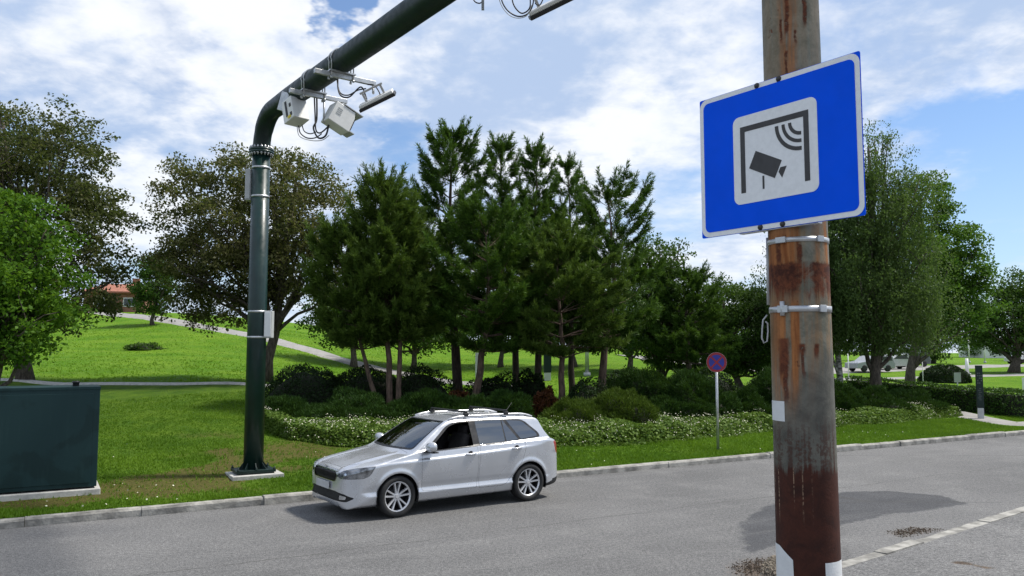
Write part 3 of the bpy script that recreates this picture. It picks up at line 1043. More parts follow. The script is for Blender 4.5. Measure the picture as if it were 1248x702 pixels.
def pine(name, label, x, y, height, prof, trunk_r, mat='pine', whorl=0.42, nb=6, group=None, first=0.3, needle=0.17, nper=11, width=0.024, dens=1.0,
         lean=(0, 0), upturn=0.35, bough_sag=0.0, stems=None, holes=0.25, sc=1.12):
    """prof: list of (fraction of height, branch length)"""
    x, y = x * sc, y * sc
    g0 = gz(x, y)
    height = (height + gz(x / sc, y / sc)) * sc - g0 + (1 - sc) * EYE * 0 - EYE * (sc - 1)
    prof = [(a_, b_ * sc) for a_, b_ in prof]
    trunk_r *= sc
    root = empty(name, (x, y, g0 - 0.05), 0, label, 'pine tree', group)
    mb = MB()
    C, D = [], []
    pf = np.array(prof, float)
    stems = stems or [(0, 0, lean[0], lean[1], 1.0)]
    for bx, by, tx, ty, hs in stems:
        H = height * hs
        n_ = 14
        t = np.linspace(0, 1, n_)
        wob = np.cumsum(rng.normal(size=(n_, 2)) * 0.05, 0) * np.sin(t * 3.14)[:, None]
        T = np.c_[bx + (tx - bx) * t ** 0.8 + wob[:, 0], by + (ty - by) * t ** 0.8 + wob[:, 1], t * H]
        rad = trunk_r * (hs if len(stems) > 1 else 1) * np.maximum(1 - t * 0.93, 0.06)
        rad[0] *= 1.3
        mb.tube(T, rad, 9)
        z = first * H
        while z < H * 0.985:
            f = z / H
            tp = np.array([np.interp(f, t, T[:, 0]), np.interp(f, t, T[:, 1]), z])
            BL = np.interp(f, pf[:, 0], pf[:, 1])
            rt = np.interp(f, t, rad)
            k = max(3, int(nb * (0.65 + 0.35 * min(1, BL))))
            a0 = rng.uniform(0, 6.28)
            for b in range(k):
                if rng.uniform() < holes * (1 - f) and BL > 0.5:
                    continue
                a = a0 + b * 6.283 / k + rng.normal() * 0.25
                L = BL * rng.uniform(0.7, 1.12)
                el = 0.06 + upturn * max(0.0, f - 0.42) * 2.0 + rng.normal() * 0.1
                out = np.array([math.cos(a), math.sin(a), 0])
                m_ = 6
                s = np.linspace(0, 1, m_)
                Q = tp + out * (L * s)[:, None] * math.cos(el) + np.array([0, 0, 1]) * (L * (math.sin(el) * s - bough_sag * s * (1 - s) + upturn * (0.25 + 0.35 * f) * s ** 2.5))[:, None]
                mb.tube(Q, np.linspace(max(0.012, rt * 0.38), 0.006, m_), 5, caps=False)
                # needle bundles: brushes along the branch and on short side twigs that all turn up
                airy = np.clip((f - 0.55) / 0.2, 0, 1)
                ns = int((7 + 17 * L * (1.25 - 0.5 * airy)) * dens)
                ss = rng.uniform(0.18, 1.0, ns) ** 0.7
                base = np.stack([np.interp(ss, s, Q[:, j]) for j in range(3)], 1)
                side = np.cross(out, [0, 0, 1])
                sl = rng.uniform(-1, 1, ns) * (0.10 + 0.26 * L * (1 - ss * 0.7)) * (1 - 0.45 * airy)
                fw = np.abs(sl) * 0.8
                pos_ = base + side * sl[:, None] + out * fw[:, None] + np.array([0, 0, 1]) * (rng.uniform(-0.03, 0.10, ns))[:, None]
                C.append(pos_)
                dr = out * 0.75 + side * (np.sign(sl) * 0.4)[:, None] + np.array([0, 0, 1]) * rng.uniform(0.2, 0.9, ns)[:, None]
                D.append(unit(dr))
                # the upturned leader of every branch
                kk = 3
                tipd = unit((out * 0.6 + np.array([0, 0, 1]) * (0.7 + 0.5 * f))[None])[0]
                C.append(Q[-1] + tipd * (np.arange(kk) * needle * 0.9)[:, None])
                D.append(np.repeat(tipd[None], kk, 0))
            z += whorl * rng.uniform(0.8, 1.2) * (1.0 + 0.12 * np.clip((f - 0.55) / 0.2, 0, 1))
        # leader shoots
        tip = T[-1]
        for q in range(16):
            hh = rng.uniform(0, 0.55)
            C.append((tip - [0, 0, hh] + rng.normal(size=3) * 0.03)[None])
            D.append(unit((np.array([rng.normal() * 0.4, rng.normal() * 0.4, 1.0]))[None]))
    C = np.concatenate(C); D = np.concatenate(D)
    # bundles sit along short shoots: three per shoot
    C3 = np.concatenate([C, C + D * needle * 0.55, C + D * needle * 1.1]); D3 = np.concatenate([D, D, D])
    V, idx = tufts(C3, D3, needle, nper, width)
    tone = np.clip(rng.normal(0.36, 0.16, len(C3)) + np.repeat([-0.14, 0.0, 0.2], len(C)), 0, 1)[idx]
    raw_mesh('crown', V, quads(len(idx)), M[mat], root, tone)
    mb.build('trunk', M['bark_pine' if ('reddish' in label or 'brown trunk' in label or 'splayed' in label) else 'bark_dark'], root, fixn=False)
    return root


def mound(name, label, x, y, rx, ry, h, mat, n=5200, leaf=0.075, group=None, rz=0.0, cat='shrub', spiky=0.0, lumps=0.28):
    g0 = gz(x, y)
    root = empty(name, (x, y, g0 - 0.03), rz, label, cat, group)
    u = unit(rng.normal(size=(n, 3)))
    u[:, 2] = np.abs(u[:, 2])
    sd_ = int(abs(x * 13 + y * 7)) % 97
    bump = 1 + (smooth_noise(u, 2.1, sd_) - 0.5) * lumps * 2 + (smooth_noise(u, 5.0, sd_ + 3) - 0.5) * lumps
    rr = bump * (1 - np.abs(rng.normal(0, 0.07, n)))
    P = u * rr[:, None] * np.array([rx, ry, h])
    nrm = unit(u / np.array([rx, ry, h]))
    ax = unit(nrm * 1.1 + rng.normal(size=(n, 3)) * 0.6 + np.array([0, 0, 0.5 + spiky]))
    if spiky:
        V, idx = tufts(P, ax, leaf * 1.7, 4, leaf * 0.28, 0.6)
        tone = np.clip(rng.normal(0.4, 0.2, n), 0, 1)[idx]
        k = len(idx)
    else:
        V = leaves(P, leaf, axis=ax)
        tone = np.clip(rng.normal(0.4, 0.22, n), 0, 1)
        k = n
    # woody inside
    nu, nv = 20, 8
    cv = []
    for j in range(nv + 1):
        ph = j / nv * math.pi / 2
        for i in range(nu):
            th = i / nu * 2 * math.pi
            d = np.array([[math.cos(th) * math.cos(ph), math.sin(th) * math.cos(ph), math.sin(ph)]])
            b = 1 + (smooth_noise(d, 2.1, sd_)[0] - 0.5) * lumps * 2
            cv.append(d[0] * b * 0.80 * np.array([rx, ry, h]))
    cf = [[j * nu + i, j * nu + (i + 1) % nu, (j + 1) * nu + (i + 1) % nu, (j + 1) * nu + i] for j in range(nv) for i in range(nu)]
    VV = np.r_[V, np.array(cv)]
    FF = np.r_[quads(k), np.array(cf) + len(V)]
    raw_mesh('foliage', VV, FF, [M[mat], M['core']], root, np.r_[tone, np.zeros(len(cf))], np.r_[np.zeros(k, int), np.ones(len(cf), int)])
    return root


def px_x(px, Y):
    return (px - 624) / FPX * Y


# --- broadleaf trees on the left
Y = 21.5
x0 = px_x(-15, Y)
broadleaf('maple_tree', 'bright green maple in front of the dark copper trees, behind the green metal cabinet', 'tree', x0, Y,
          [(0.3, 0, 4.1, 2.0, 2.0, 2.0), (1.4, -0.2, 3.3, 1.35, 1.5, 1.3), (-1.2, 0.3, 4.6, 1.8, 1.8, 1.8), (0.5, 0, 2.5, 1.7, 1.5, 1.0), (0.7, 0.3, 5.2, 0.9, 0.9, 0.9)], 0.15, 'maple', nclus=330, per=80, leaf=0.12, cl_r=0.42)
Y = 29.0
broadleaf('copper_tree', 'tall bronze leaved tree rising behind the bright green maple', 'tree', px_x(35, Y), Y,
          [(-0.3, 0, 7.2, 3.0, 3.0, 3.2), (1.5, 0, 5.2, 2.1, 2.4, 2.4), (-1.3, 0, 9.0, 1.9, 2.0, 1.6), (1.0, 0, 8.2, 1.7, 1.9, 1.6), (2.4, 0, 3.6, 1.2, 1.5, 1.3), (-2.6, 0, 6.5, 2.2, 2.4, 3.0), (0.8, 0, 3.0, 2.2, 2.0, 1.2)], 0.24, 'copper2', nclus=820, per=80, leaf=0.125, cl_r=0.46, limbs=34)
Y = 30.0
broadleaf('copper_tree', 'broad bronze leaved tree behind the dark green gantry post', 'tree', px_x(326, Y), Y,
          [(-0.7, 0, 5.6, 3.2, 3.0, 2.4), (0.7, 0, 6.3, 2.6, 2.6, 2.3), (-1.6, 0, 4.3, 2.4, 2.6, 1.7), (1.6, 0, 4.6, 2.0, 2.4, 2.0), (-0.6, 0, 7.7, 1.9, 2.0, 1.2), (1.0, 0, 7.8, 1.3, 1.4, 0.9), (-3.0, 0, 6.4, 1.6, 1.7, 1.6), (-1.9, 0, 2.9, 1.8, 1.8, 0.9), (-3.2, 0, 4.4, 1.4, 1.6, 1.3), (-3.4, 0, 7.6, 0.9, 1.0, 0.9), (2.4, 0, 6.2, 1.1, 1.4, 1.3)], 0.2, 'copper', nclus=980, per=78, leaf=0.115, cl_r=0.44, limbs=44)
Y = 66.0
broadleaf('park_tree', 'small green tree on the hill between the two bronze trees', 'tree', px_x(186, Y), Y,
          [(0, 0, 3.3, 1.9, 1.9, 2.6), (0.3, 0, 5.0, 1.2, 1.2, 1.3)], 0.16, 'green', nclus=150, per=70, leaf=0.2, cl_r=0.55)

# --- pines in the middle
G = 'pines of the central clump'
Y = 22.0
pine('pine_tree', 'pale green bushy pine with three splayed stems, left end of the pine clump', px_x(468, Y), Y, 6.8,
     [(0, 0.3), (0.34, 0.8), (0.48, 1.1), (0.62, 1.1), (0.78, 0.85), (0.9, 0.55), (1, 0.12)], 0.10, 'pine_light', whorl=0.34, nb=6, group=G, first=0.36, needle=0.19, dens=1.1, upturn=0.6, holes=0.15,
     stems=[(0.25, 0, -0.25, 0.1, 1.0), (0.0, 0.1, -1.55, -0.2, 0.76), (0.5, -0.1, 0.32, 0.1, 0.86)])
Y = 25.0
pine('pine_tree', 'tallest dark pine with an airy pointed top and dark trunk', px_x(560, Y), Y, 8.9,
     [(0, 0.5), (0.28, 1.6), (0.45, 2.1), (0.60, 1.9), (0.68, 1.15), (0.76, 1.2), (0.84, 0.95), (0.92, 0.6), (1, 0.10)], 0.17, 'pine', whorl=0.48, nb=6, group=G, first=0.30, dens=1.1, lean=(-0.25, 0), upturn=0.55, holes=0.2)
Y = 22.5
pine('pine_tree', 'pine with a pale reddish lower trunk standing in front of the tallest pine', px_x(575, Y), Y, 5.8,
     [(0, 0.3), (0.34, 1.1), (0.5, 1.9), (0.7, 1.8), (0.85, 1.3), (1, 0.3)], 0.125, 'pine', whorl=0.38, nb=6, group=G, first=0.34, dens=1.2, lean=(0.35, 0), upturn=0.5, holes=0.15)
Y = 26.5
pine('pine_tree', 'slim pine top leaning left just right of the tallest pine', px_x(632, Y), Y, 9.1,
     [(0, 0.4), (0.34, 1.4), (0.58, 1.45), (0.72, 0.85), (0.82, 0.65), (0.92, 0.42), (1, 0.08)], 0.13, 'pine', whorl=0.50, nb=5, group=G, first=0.34, dens=1.0, lean=(-0.65, 0), upturn=0.6)
Y = 25.5
pine('pine_tree', 'slim pine with a narrow spiky top in the middle of the clump', px_x(655, Y), Y, 8.6,
     [(0, 0.4), (0.34, 1.4), (0.58, 1.4), (0.72, 0.8), (0.82, 0.6), (0.92, 0.4), (1, 0.08)], 0.13, 'pine', whorl=0.48, nb=5, group=G, first=0.34, dens=1.0, lean=(-0.05, 0), upturn=0.65)
Y = 27.0
pine('pine_tree', 'slender pine with a sparse short spire left of the round topped pine', px_x(697, Y), Y, 8.4,
     [(0, 0.4), (0.34, 1.4), (0.58, 1.3), (0.76, 0.6), (0.9, 0.38), (1, 0.08)], 0.12, 'pine', whorl=0.50, nb=5, group=G, first=0.34, dens=1.0, lean=(-0.15, 0), upturn=0.6)
Y = 24.0
pine('pine_tree', 'pine with a layered round top and bare reddish trunk at the right of the clump', px_x(731, Y), Y, 7.0,
     [(0, 0.4), (0.30, 1.3), (0.45, 1.75), (0.58, 1.3), (0.66, 1.0), (0.78, 1.5), (0.88, 1.2), (1, 0.35)], 0.14, 'pine', whorl=0.50, nb=6, group=G, first=0.34, dens=1.0, lean=(0.3, 0), upturn=0.6, holes=0.25)
Y = 22.5
pine('pine_tree', 'lower pine with drooping soft boughs and a thin brown trunk, nearest the road', px_x(684, Y), Y, 5.4,
     [(0, 0.4), (0.32, 1.2), (0.5, 1.9), (0.7, 1.75), (0.85, 1.2), (1, 0.3)], 0.11, 'pine_light', whorl=0.36, nb=6, group=G, first=0.33, dens=1.2, lean=(-0.1, 0), upturn=0.3, bough_sag=-0.2, holes=0.15)
Y = 29.0
pine('pine_tree', 'dense bushy pine right of the clump, above the blue no stopping sign', px_x(842, Y), Y, 4.9,
     [(0, 1.0), (0.2, 1.5), (0.5, 1.6), (0.75, 1.2), (1, 0.3)], 0.14, 'pine', whorl=0.40, nb=6, group=G, first=0.24, dens=1.1, upturn=0.4, holes=0.1)

# --- dark broadleaf trees behind the no stopping sign
Y = 34.0
broadleaf('park_tree', 'dull green tree with thin upper twigs right of the pine clump', 'tree', px_x(804, Y), Y,
          [(-0.2, 0, 3.6, 1.9, 1.8, 2.0), (-0.2, 0, 5.5, 1.4, 1.4, 1.4), (0.8, 0, 2.4, 1.4, 1.4, 1.2)], 0.14, 'green', nclus=380, per=64, leaf=0.13, cl_r=0.42)
broadleaf('park_tree', 'rounded green tree directly behind the round no stopping sign', 'tree', px_x(905, 36), 36,
          [(0, 0, 3.2, 2.2, 2.0, 1.8), (-0.9, 0, 4.2, 1.4, 1.6, 1.2), (1.0, 0, 3.9, 1.4, 1.6, 1.1), (0, 0, 1.9, 2.4, 1.8, 0.9)], 0.17, 'green', nclus=520, per=66, leaf=0.13, cl_r=0.45)

# --- right: birches and oak
Y = 33.0
broadleaf('birch_tree', 'tall weeping birch behind the rusty pole with a thick dark trunk', 'tree', px_x(1066, Y), Y,
          [(0.1, 0, 8.0, 1.9, 2.0, 2.6), (0.5, 0, 5.2, 2.6, 2.6, 2.4), (-1.2, 0, 5.6, 2.2, 2.4, 2.4), (0.0, 0, 10.3, 1.3, 1.4, 1.6), (1.5, 0, 8.6, 1.1, 1.2, 1.3), (0.9, 0, 3.9, 2.2, 2.0, 1.2)], 0.22, 'birch', nclus=620, per=56, leaf=0.09, cl_r=0.42, bark='bark', weep=4.0, limbs=34)
broadleaf('birch_tree', 'birch with a pale spotted trunk just right of the rusty pole', 'tree', px_x(1021, 34), 34,
          [(-0.6, 0, 6.6, 1.9, 2.0, 2.6), (-1.9, 0, 5.0, 1.6, 1.8, 1.8), (0.4, 0, 4.6, 1.7, 1.8, 2.0), (-0.4, 0, 9.0, 1.2, 1.2, 1.3)], 0.14, 'birch', nclus=330, per=54, leaf=0.09, cl_r=0.42, bark='bark_birch', weep=4.0, limbs=20)
Y = 42.0
broadleaf('oak_tree', 'fresh green spreading tree reaching out to the right behind the birch', 'tree', px_x(1105, Y), Y,
          [(0.4, 0, 7.0, 3.0, 2.6, 3.4), (2.0, 0, 8.2, 1.8, 2.0, 1.5), (2.9, 0, 6.4, 1.6, 1.8, 1.3), (3.5, 0, 5.0, 1.3, 1.6, 1.2), (1.0, 0, 10.2, 1.7, 1.7, 1.4), (2.2, 0, 4.2, 1.8, 1.8, 1.4)], 0.24, 'oak', nclus=620, per=66, leaf=0.16, cl_r=0.5, limbs=36)
Y = 70.0
broadleaf('park_tree', 'dark rounded tree on the far lawn at the right edge of the view', 'tree', px_x(1232, Y), Y,
          [(0.3, 0, 4.6, 3.6, 3.2, 3.0), (1.8, 0, 6.8, 3.0, 2.8, 2.2), (-1.5, 0, 3.6, 2.6, 2.6, 1.7), (3.5, 0, 5.0, 3.0, 3.0, 3.0)], 0.4, 'green', nclus=700, per=54, leaf=0.22, cl_r=0.7, limbs=24)

for px_, Y, hz_, r_, lab in [(432, 50, 6.6, 2.6, 'shadowy tree between the broad bronze tree and the pines'), (505, 54, 6.4, 3.0, 'shadowy tree behind the three stemmed pine'), (610, 58, 7.0, 3.2, 'shadowy tree behind the middle of the pine clump'),
                            (700, 56, 6.4, 3.0, 'shadowy tree behind the right hand pines'), (768, 52, 5.4, 2.4, 'shadowy tree at the right edge of the pine clump')]:
    broadleaf('park_tree', lab, 'tree', px_x(px_, Y), Y, [(0, 0, hz_ * 0.60, r_, r_, hz_ * 0.36), (r_ * 0.4, 0, hz_ * 0.45, r_ * 0.85, r_ * 0.8, hz_ * 0.26), (-r_ * 0.5, 0, hz_ * 0.45, r_ * 0.85, r_ * 0.8, hz_ * 0.26)],
              0.2, 'green', nclus=240, per=54, leaf=0.2, cl_r=0.6, limbs=14, group='trees just behind the pine clump')

# --- far trees closing the view
far = [(455, 92, 5.2, 3.4, 'dark tree on the hill seen between the gantry post and the pine clump'),
       (500, 100, 6.5, 4.0, 'tree on the hill crest behind the pale three stemmed pine'),
       (545, 96, 6.0, 3.8, 'tree on the hill crest behind the tallest pine'),
       (600, 104, 7.5, 4.2, 'tree on the hill crest just right of the tallest pine trunk'),
       (655, 98, 7.0, 4.0, 'tree on the far slope behind the middle pines'),
       (700, 92, 6.5, 3.8, 'tree on the far slope between the two right hand pine trunks'),
       (765, 96, 6.5, 3.8, 'tree on the far slope right of the pine clump'),
       (830, 104, 7.5, 4.2, 'tree beyond the car park left of the round sign'),
       (885, 98, 7.0, 4.0, 'tree beyond the car park behind the round sign'),
       (945, 104, 7.5, 4.2, 'tree beyond the car park behind the rusty pole'),
       (1010, 98, 7.0, 4.2, 'tree beyond the car park behind the pale trunked birch'),
       (1075, 110, 8.5, 5.0, 'tree beyond the road behind the weeping birch trunk'),
       (1135, 100, 7.0, 3.6, 'tree behind the round clipped bush on the far lawn'),
       (1190, 150, 7.0, 4.6, 'lighter tree behind the white flagpoles'),
       (1275, 120, 9.0, 5.5, 'tree behind the dark rounded tree at the right edge'),
       (-40, 80, 6.0, 4.5, 'tree on the hill behind the tall bronze tree')]
for px_, Y, hz_, r_, lab in far:
    broadleaf('park_tree', lab, 'tree', px_x(px_, Y), Y, [(0, 0, hz_ * 0.5, r_, r_, hz_ * 0.42), (r_ * 0.3, 0, hz_ * 0.75, r_ * 0.7, r_ * 0.7, hz_ * 0.3), (-r_ * 0.4, 0, hz_ * 0.3, r_ * 0.8, r_ * 0.8, hz_ * 0.26)],
              0.25, 'oak' if 'lighter' in lab else 'green', nclus=130, per=44, leaf=0.36, cl_r=0.95, limbs=10, group='trees closing the view far behind')

# --- shrub bed: px centre, py foot, width px, height px, depth, material, name, spiky, label
shr = [
    (378, 497, 112, 58, 24.0, 'yew', 'yew_shrub', 0, 'dark clipped yew mound at the left end of the shrub bed'),
    (445, 500, 100, 60, 24.6, 'yew', 'yew_shrub', 0, 'dark clipped yew mound behind the splayed pine stems'),
    (508, 500, 84, 58, 24.2, 'yew', 'yew_shrub', 0, 'dark clipped yew mound right of the splayed pine stems'),
    (604, 503, 90, 60, 24.5, 'yew', 'yew_shrub', 0, 'dark yew mound right of the pale pine trunk'),
    (648, 498, 54, 54, 24.8, 'yew', 'yew_shrub', 0, 'dark upright yew between the two brown pine trunks'),
    (352, 512, 62, 30, 20.6, 'juniper', 'juniper_shrub', 1, 'low juniper at the far left of the bed above the flowers'),
    (430, 517, 120, 42, 20.4, 'juniper', 'juniper_shrub', 1, 'wide low juniper left of the silver car roof'),
    (515, 512, 90, 40, 21.2, 'juniper', 'juniper_shrub', 1, 'low juniper behind the car bonnet'),
    (575, 510, 70, 36, 21.0, 'juniper', 'juniper_shrub', 1, 'low juniper at the foot of the pale pine trunk'),
    (620, 512, 60, 34, 21.3, 'juniper', 'juniper_shrub', 1, 'low juniper behind the car roof bars'),
    (664, 496, 34, 32, 22.6, 'rust_shrub', 'barberry_shrub', 0, 'small rust red barberry under the pines'),
    (560, 492, 40, 30, 22.6, 'rust_shrub', 'barberry_shrub', 0, 'faint rust red barberry beside the tallest pine trunk'),
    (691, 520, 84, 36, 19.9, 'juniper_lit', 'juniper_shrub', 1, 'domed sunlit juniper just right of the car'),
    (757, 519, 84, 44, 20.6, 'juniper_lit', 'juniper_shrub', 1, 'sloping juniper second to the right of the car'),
    (712, 502, 70, 44, 23.0, 'yew', 'yew_shrub', 0, 'dark yew behind the domed sunlit juniper'),
    (790, 500, 92, 60, 24.0, 'juniper', 'juniper_shrub', 1, 'tall juniper behind the sloping juniper'),
    (815, 519, 84, 40, 21.2, 'juniper', 'juniper_shrub', 1, 'spreading juniper left of the round sign post'),
    (842, 508, 90, 62, 23.4, 'juniper', 'juniper_shrub', 1, 'large juniper mound behind the round sign post'),
    (897, 515, 70, 50, 22.4, 'juniper', 'juniper_shrub', 1, 'rounded juniper right of the round sign post'),
    (938, 508, 80, 58, 23.6, 'juniper', 'juniper_shrub', 1, 'juniper behind the rusty pole'),
    (870, 484, 90, 40, 27.0, 'yew', 'yew_shrub', 0, 'dark yew at the back of the bed behind the round sign'),
    (760, 485, 90, 40, 27.0, 'yew', 'yew_shrub', 0, 'dark yew at the back of the bed by the right pine trunk'),
    (1000, 503, 84, 48, 24.6, 'juniper', 'juniper_shrub', 1, 'juniper just right of the rusty pole'),
    (1045, 502, 90, 36, 25.4, 'juniper', 'juniper_shrub', 1, 'low juniper in front of the weeping birch'),
    (1092, 501, 84, 26, 26.4, 'juniper', 'juniper_shrub', 1, 'flat juniper at the right end of the bed'),
    (930, 482, 70, 34, 27.5, 'yew', 'yew_shrub', 0, 'dark yew at the back of the bed behind the rusty pole'),
]
bot = [(314, 512), (330, 528), (358, 538), (400, 543), (450, 546), (520, 549), (600, 549), (680, 547), (770, 543), (850, 536), (950, 528), (1050, 519), (1120, 513), (1172, 508)]
bw = [1.0, 2.0, 2.5, 2.6, 2.6, 2.6, 2.6, 2.6, 2.6, 2.8, 2.9, 2.9, 2.6, 1.2]
B0 = np.array([on_ground(a, b)[:2] for a, b in bot])
cov_px = [(q[0], b_[1] + w_ * 0.87) for q, b_, w_ in zip(bot, B0, bw)]
for px_, py_, w_, h_, Y, mt, nm, spk, lab in shr:
    yb = float(np.interp(px_, [q[0] for q in cov_px], [q[1] for q in cov_px]))
    Y = max(Y + 1.5, yb + 0.1 + w_ / FPX * Y * 0.46)
    x = px_x(px_, Y)
    g0 = gz(x, Y)
    hh = max(0.35, (at_depth(px_, py_ - h_, Y)[2] - g0) * 0.9)
    rx = w_ / FPX * Y * 0.5
    mound(nm, lab, x, Y, rx * 1.08, rx * 0.95, hh * 0.93, mt, n=int(2600 + 3600 * rx * max(hh, 0.6)), leaf=0.07 if mt != 'rust_shrub' else 0.09, group='shrubs of the roadside bed', spiky=0.3 * spk, lumps=0.24 if not spk else 0.34)

# clipped bush and distant low planting on the right lawn
Y = 58
mound('round_bush', 'large round clipped dark bush on the far lawn at the right', px_x(1148, Y), Y, 1.75, 1.5, 1.35, 'yew', n=5000, leaf=0.14, cat='shrub', lumps=0.1)
Y = 52
mound('grass_tussock', 'low dark weedy tussock on the bright hill left of the gantry post', px_x(176, 48), 48, 1.1, 0.8, 0.38, 'green', n=900, leaf=0.14, cat='shrub', lumps=0.4)

# hedge along the right path
root = empty('hedge', (0, 0, 0), 0, 'long clipped green hedge beside the path at the right', 'hedge')
hp_ = [(px_x(1035, 38), 38.0), (px_x(1130, 34.2), 34.2), (px_x(1200, 31.6), 31.6), kxy(31.8, 2.55), kxy(36, 2.6), kxy(58, 2.6)]
hp_ = np.array(hp_, float)
hs_ = np.r_[0, np.cumsum(np.hypot(*np.diff(hp_, axis=0).T))]
hL = hs_[-1]


def hedge_at(t):
    x, y = np.interp(t, hs_, hp_[:, 0]), np.interp(t, hs_, hp_[:, 1])
    dx, dy = np.interp(t + 0.6, hs_, hp_[:, 0]) - np.interp(t - 0.6, hs_, hp_[:, 0]), np.interp(t + 0.6, hs_, hp_[:, 1]) - np.interp(t - 0.6, hs_, hp_[:, 1])
    l_ = np.hypot(dx, dy)
    return x, y, -dy / l_, dx / l_


n = 46000
t = rng.uniform(0, hL, n); ww = 0.42
k_ = rng.uniform(0, 1, n) < 0.02
t = np.where(k_, hL + 0.02, t)
prof_a = rng.uniform(0, 1, n)
off_, zz = np.where(prof_a < 0.42, -ww, np.where(prof_a < 0.58, ww, rng.uniform(-ww, ww, n))), np.where(prof_a < 0.58, rng.uniform(0.0, 0.88, n), 0.9)
zz = np.where(k_, rng.uniform(0, 0.9, n), zz); off_ = np.where(k_, rng.uniform(-ww, ww, n), off_)
lump = smooth_noise(np.c_[t, off_ * 2 + zz], 1.6, 5) - 0.5
lump2 = smooth_noise(np.c_[t, off_ * 2 + zz], 5.0, 6) - 0.5
off_ = off_ * (1 + 0.3 * lump + 0.2 * lump2) + rng.normal(0, 0.03, n)
zz = zz * (1 + 0.16 * lump + 0.08 * lump2) + np.abs(rng.normal(0, 0.03, n))
h0x, h0y, hnx, hny = hedge_at(t)
hx = h0x + hnx * off_; hy = h0y + hny * off_
hg = ground_z(h0x, h0y)
P = np.c_[hx, hy, hg + zz]
V = leaves(P, 0.085)
ts = np.linspace(0.05, hL - 0.05, 40)
cx_, cy_, cnx, cny = hedge_at(ts)
cg = ground_z(cx_, cy_)
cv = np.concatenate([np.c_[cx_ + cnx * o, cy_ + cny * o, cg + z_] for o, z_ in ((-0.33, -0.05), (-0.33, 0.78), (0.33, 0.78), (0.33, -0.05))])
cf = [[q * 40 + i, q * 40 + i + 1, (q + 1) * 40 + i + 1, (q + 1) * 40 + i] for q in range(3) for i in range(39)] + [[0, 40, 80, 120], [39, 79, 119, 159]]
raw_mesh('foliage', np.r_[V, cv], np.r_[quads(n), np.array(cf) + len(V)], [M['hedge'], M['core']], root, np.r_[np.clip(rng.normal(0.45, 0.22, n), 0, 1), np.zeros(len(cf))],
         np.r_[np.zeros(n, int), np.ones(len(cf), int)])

# --- flowering ground cover in front of the shrubs
seg = np.hypot(*np.diff(B0, axis=0).T)
S = np.r_[0, np.cumsum(seg)]
n = 84000
t = rng.uniform(0, S[-1], n)
wdt = np.interp(t, S, bw)
v_ = rng.uniform(0, 1, n)
bx, by = np.interp(t, S, B0[:, 0]), np.interp(t, S, B0[:, 1])
ed = (smooth_noise(np.c_[t, t * 0], 1.1, 4) - 0.5) * 0.5
px2 = bx + KN[0] * (v_ * wdt + ed); py2 = by + KN[1] * (v_ * wdt + ed)
hh = 0.36 * np.clip(np.minimum(v_, 1.05 - v_) * 7, 0.12, 1) * (0.65 + 0.7 * smooth_noise(np.c_[px2, py2], 1.5, 9))
P = np.c_[px2, py2, ground_z(px2, py2) + hh * rng.uniform(0.45, 1.0, n)]
V = leaves(P, 0.085, up=0.8, aspect=0.8)
sel = rng.choice(n, 6500, replace=False)
sel = sel[smooth_noise(P[sel][:, :2], 0.8, 2) > 0.34]
Pf = P[sel].copy()
Pf[:, 2] = ground_z(Pf[:, 0], Pf[:, 1]) + hh[sel] * 1.06 + rng.uniform(0.0, 0.07, len(sel))
Vf = leaves(Pf, 0.03, up=0.9, aspect=1.0)
tag(raw_mesh('ground_cover', np.r_[V, Vf], quads(n + len(sel)), [M['cover'], M['petal']], None, np.r_[np.clip(rng.normal(0.45, 0.24, n), 0, 1), np.ones(len(sel))],
             np.r_[np.zeros(n, int), np.ones(len(sel), int)]), 'low green ground cover dotted with white flowers', 'ground cover', kind='stuff')


def path_dist(x, y):
    best = np.full(len(x), 1e9)
    for (ax, ay), (bx_, by_) in zip(PATH_R[:-1], PATH_R[1:]):
        ex_, ey_ = bx_ - ax, by_ - ay
        t_ = np.clip(((x - ax) * ex_ + (y - ay) * ey_) / (ex_ ** 2 + ey_ ** 2), 0, 1)
        best = np.minimum(best, np.hypot(x - ax - t_ * ex_, y - ay - t_ * ey_))
    return best


# --- grass: mown verge near the road, long grass on the hill
def grass(name, n, u0, u1, d0, d1, hgt, wid, mat, label, maskf, per=3, pw=1.0):
    uu = rng.uniform(u0, u1, n)
    dd = d0 + (d1 - d0) * rng.uniform(0, 1, n) ** pw
    x, y, z = lawn_f(uu, dd)
    k = maskf(x, y, uu, dd)
    x, y, z = x[k], y[k], z[k]
    m_ = len(x)
    idx = np.repeat(np.arange(m_), per)
    B = np.c_[x, y, z][idx] + rng.normal(size=(m_ * per, 3)) * np.array([wid * 1.6, wid * 1.6, 0])
    hN = hgt * (0.55 + 0.9 * smooth_noise(B[:, :2], 0.9, 8)) * rng.uniform(0.6, 1.3, len(B))
    ang = rng.uniform(0, 6.283, len(B))
    dr = np.c_[np.cos(ang), np.sin(ang), np.zeros(len(B))]
    s = np.c_[-dr[:, 1], dr[:, 0], dr[:, 2]]
    tip = B + dr * (hN * rng.uniform(0.15, 0.9, len(B)))[:, None] + np.array([0, 0, 1]) * hN[:, None]
    V = np.stack([B - s * wid, B + s * wid, tip], 1).reshape(-1, 3)
    F = np.arange(len(B) * 3).reshape(-1, 3)
    patchn = smooth_noise(B[:, :2], 0.45, 12) * 0.6 + smooth_noise(B[:, :2], 1.7, 13) * 0.4
    tone = np.clip(rng.normal(0.0, 0.11, len(B)) + patchn * 1.2 - 0.1, 0, 1)
    return tag(raw_mesh(name, V, F, M[mat], None, tone), label, 'grass', kind='stuff')


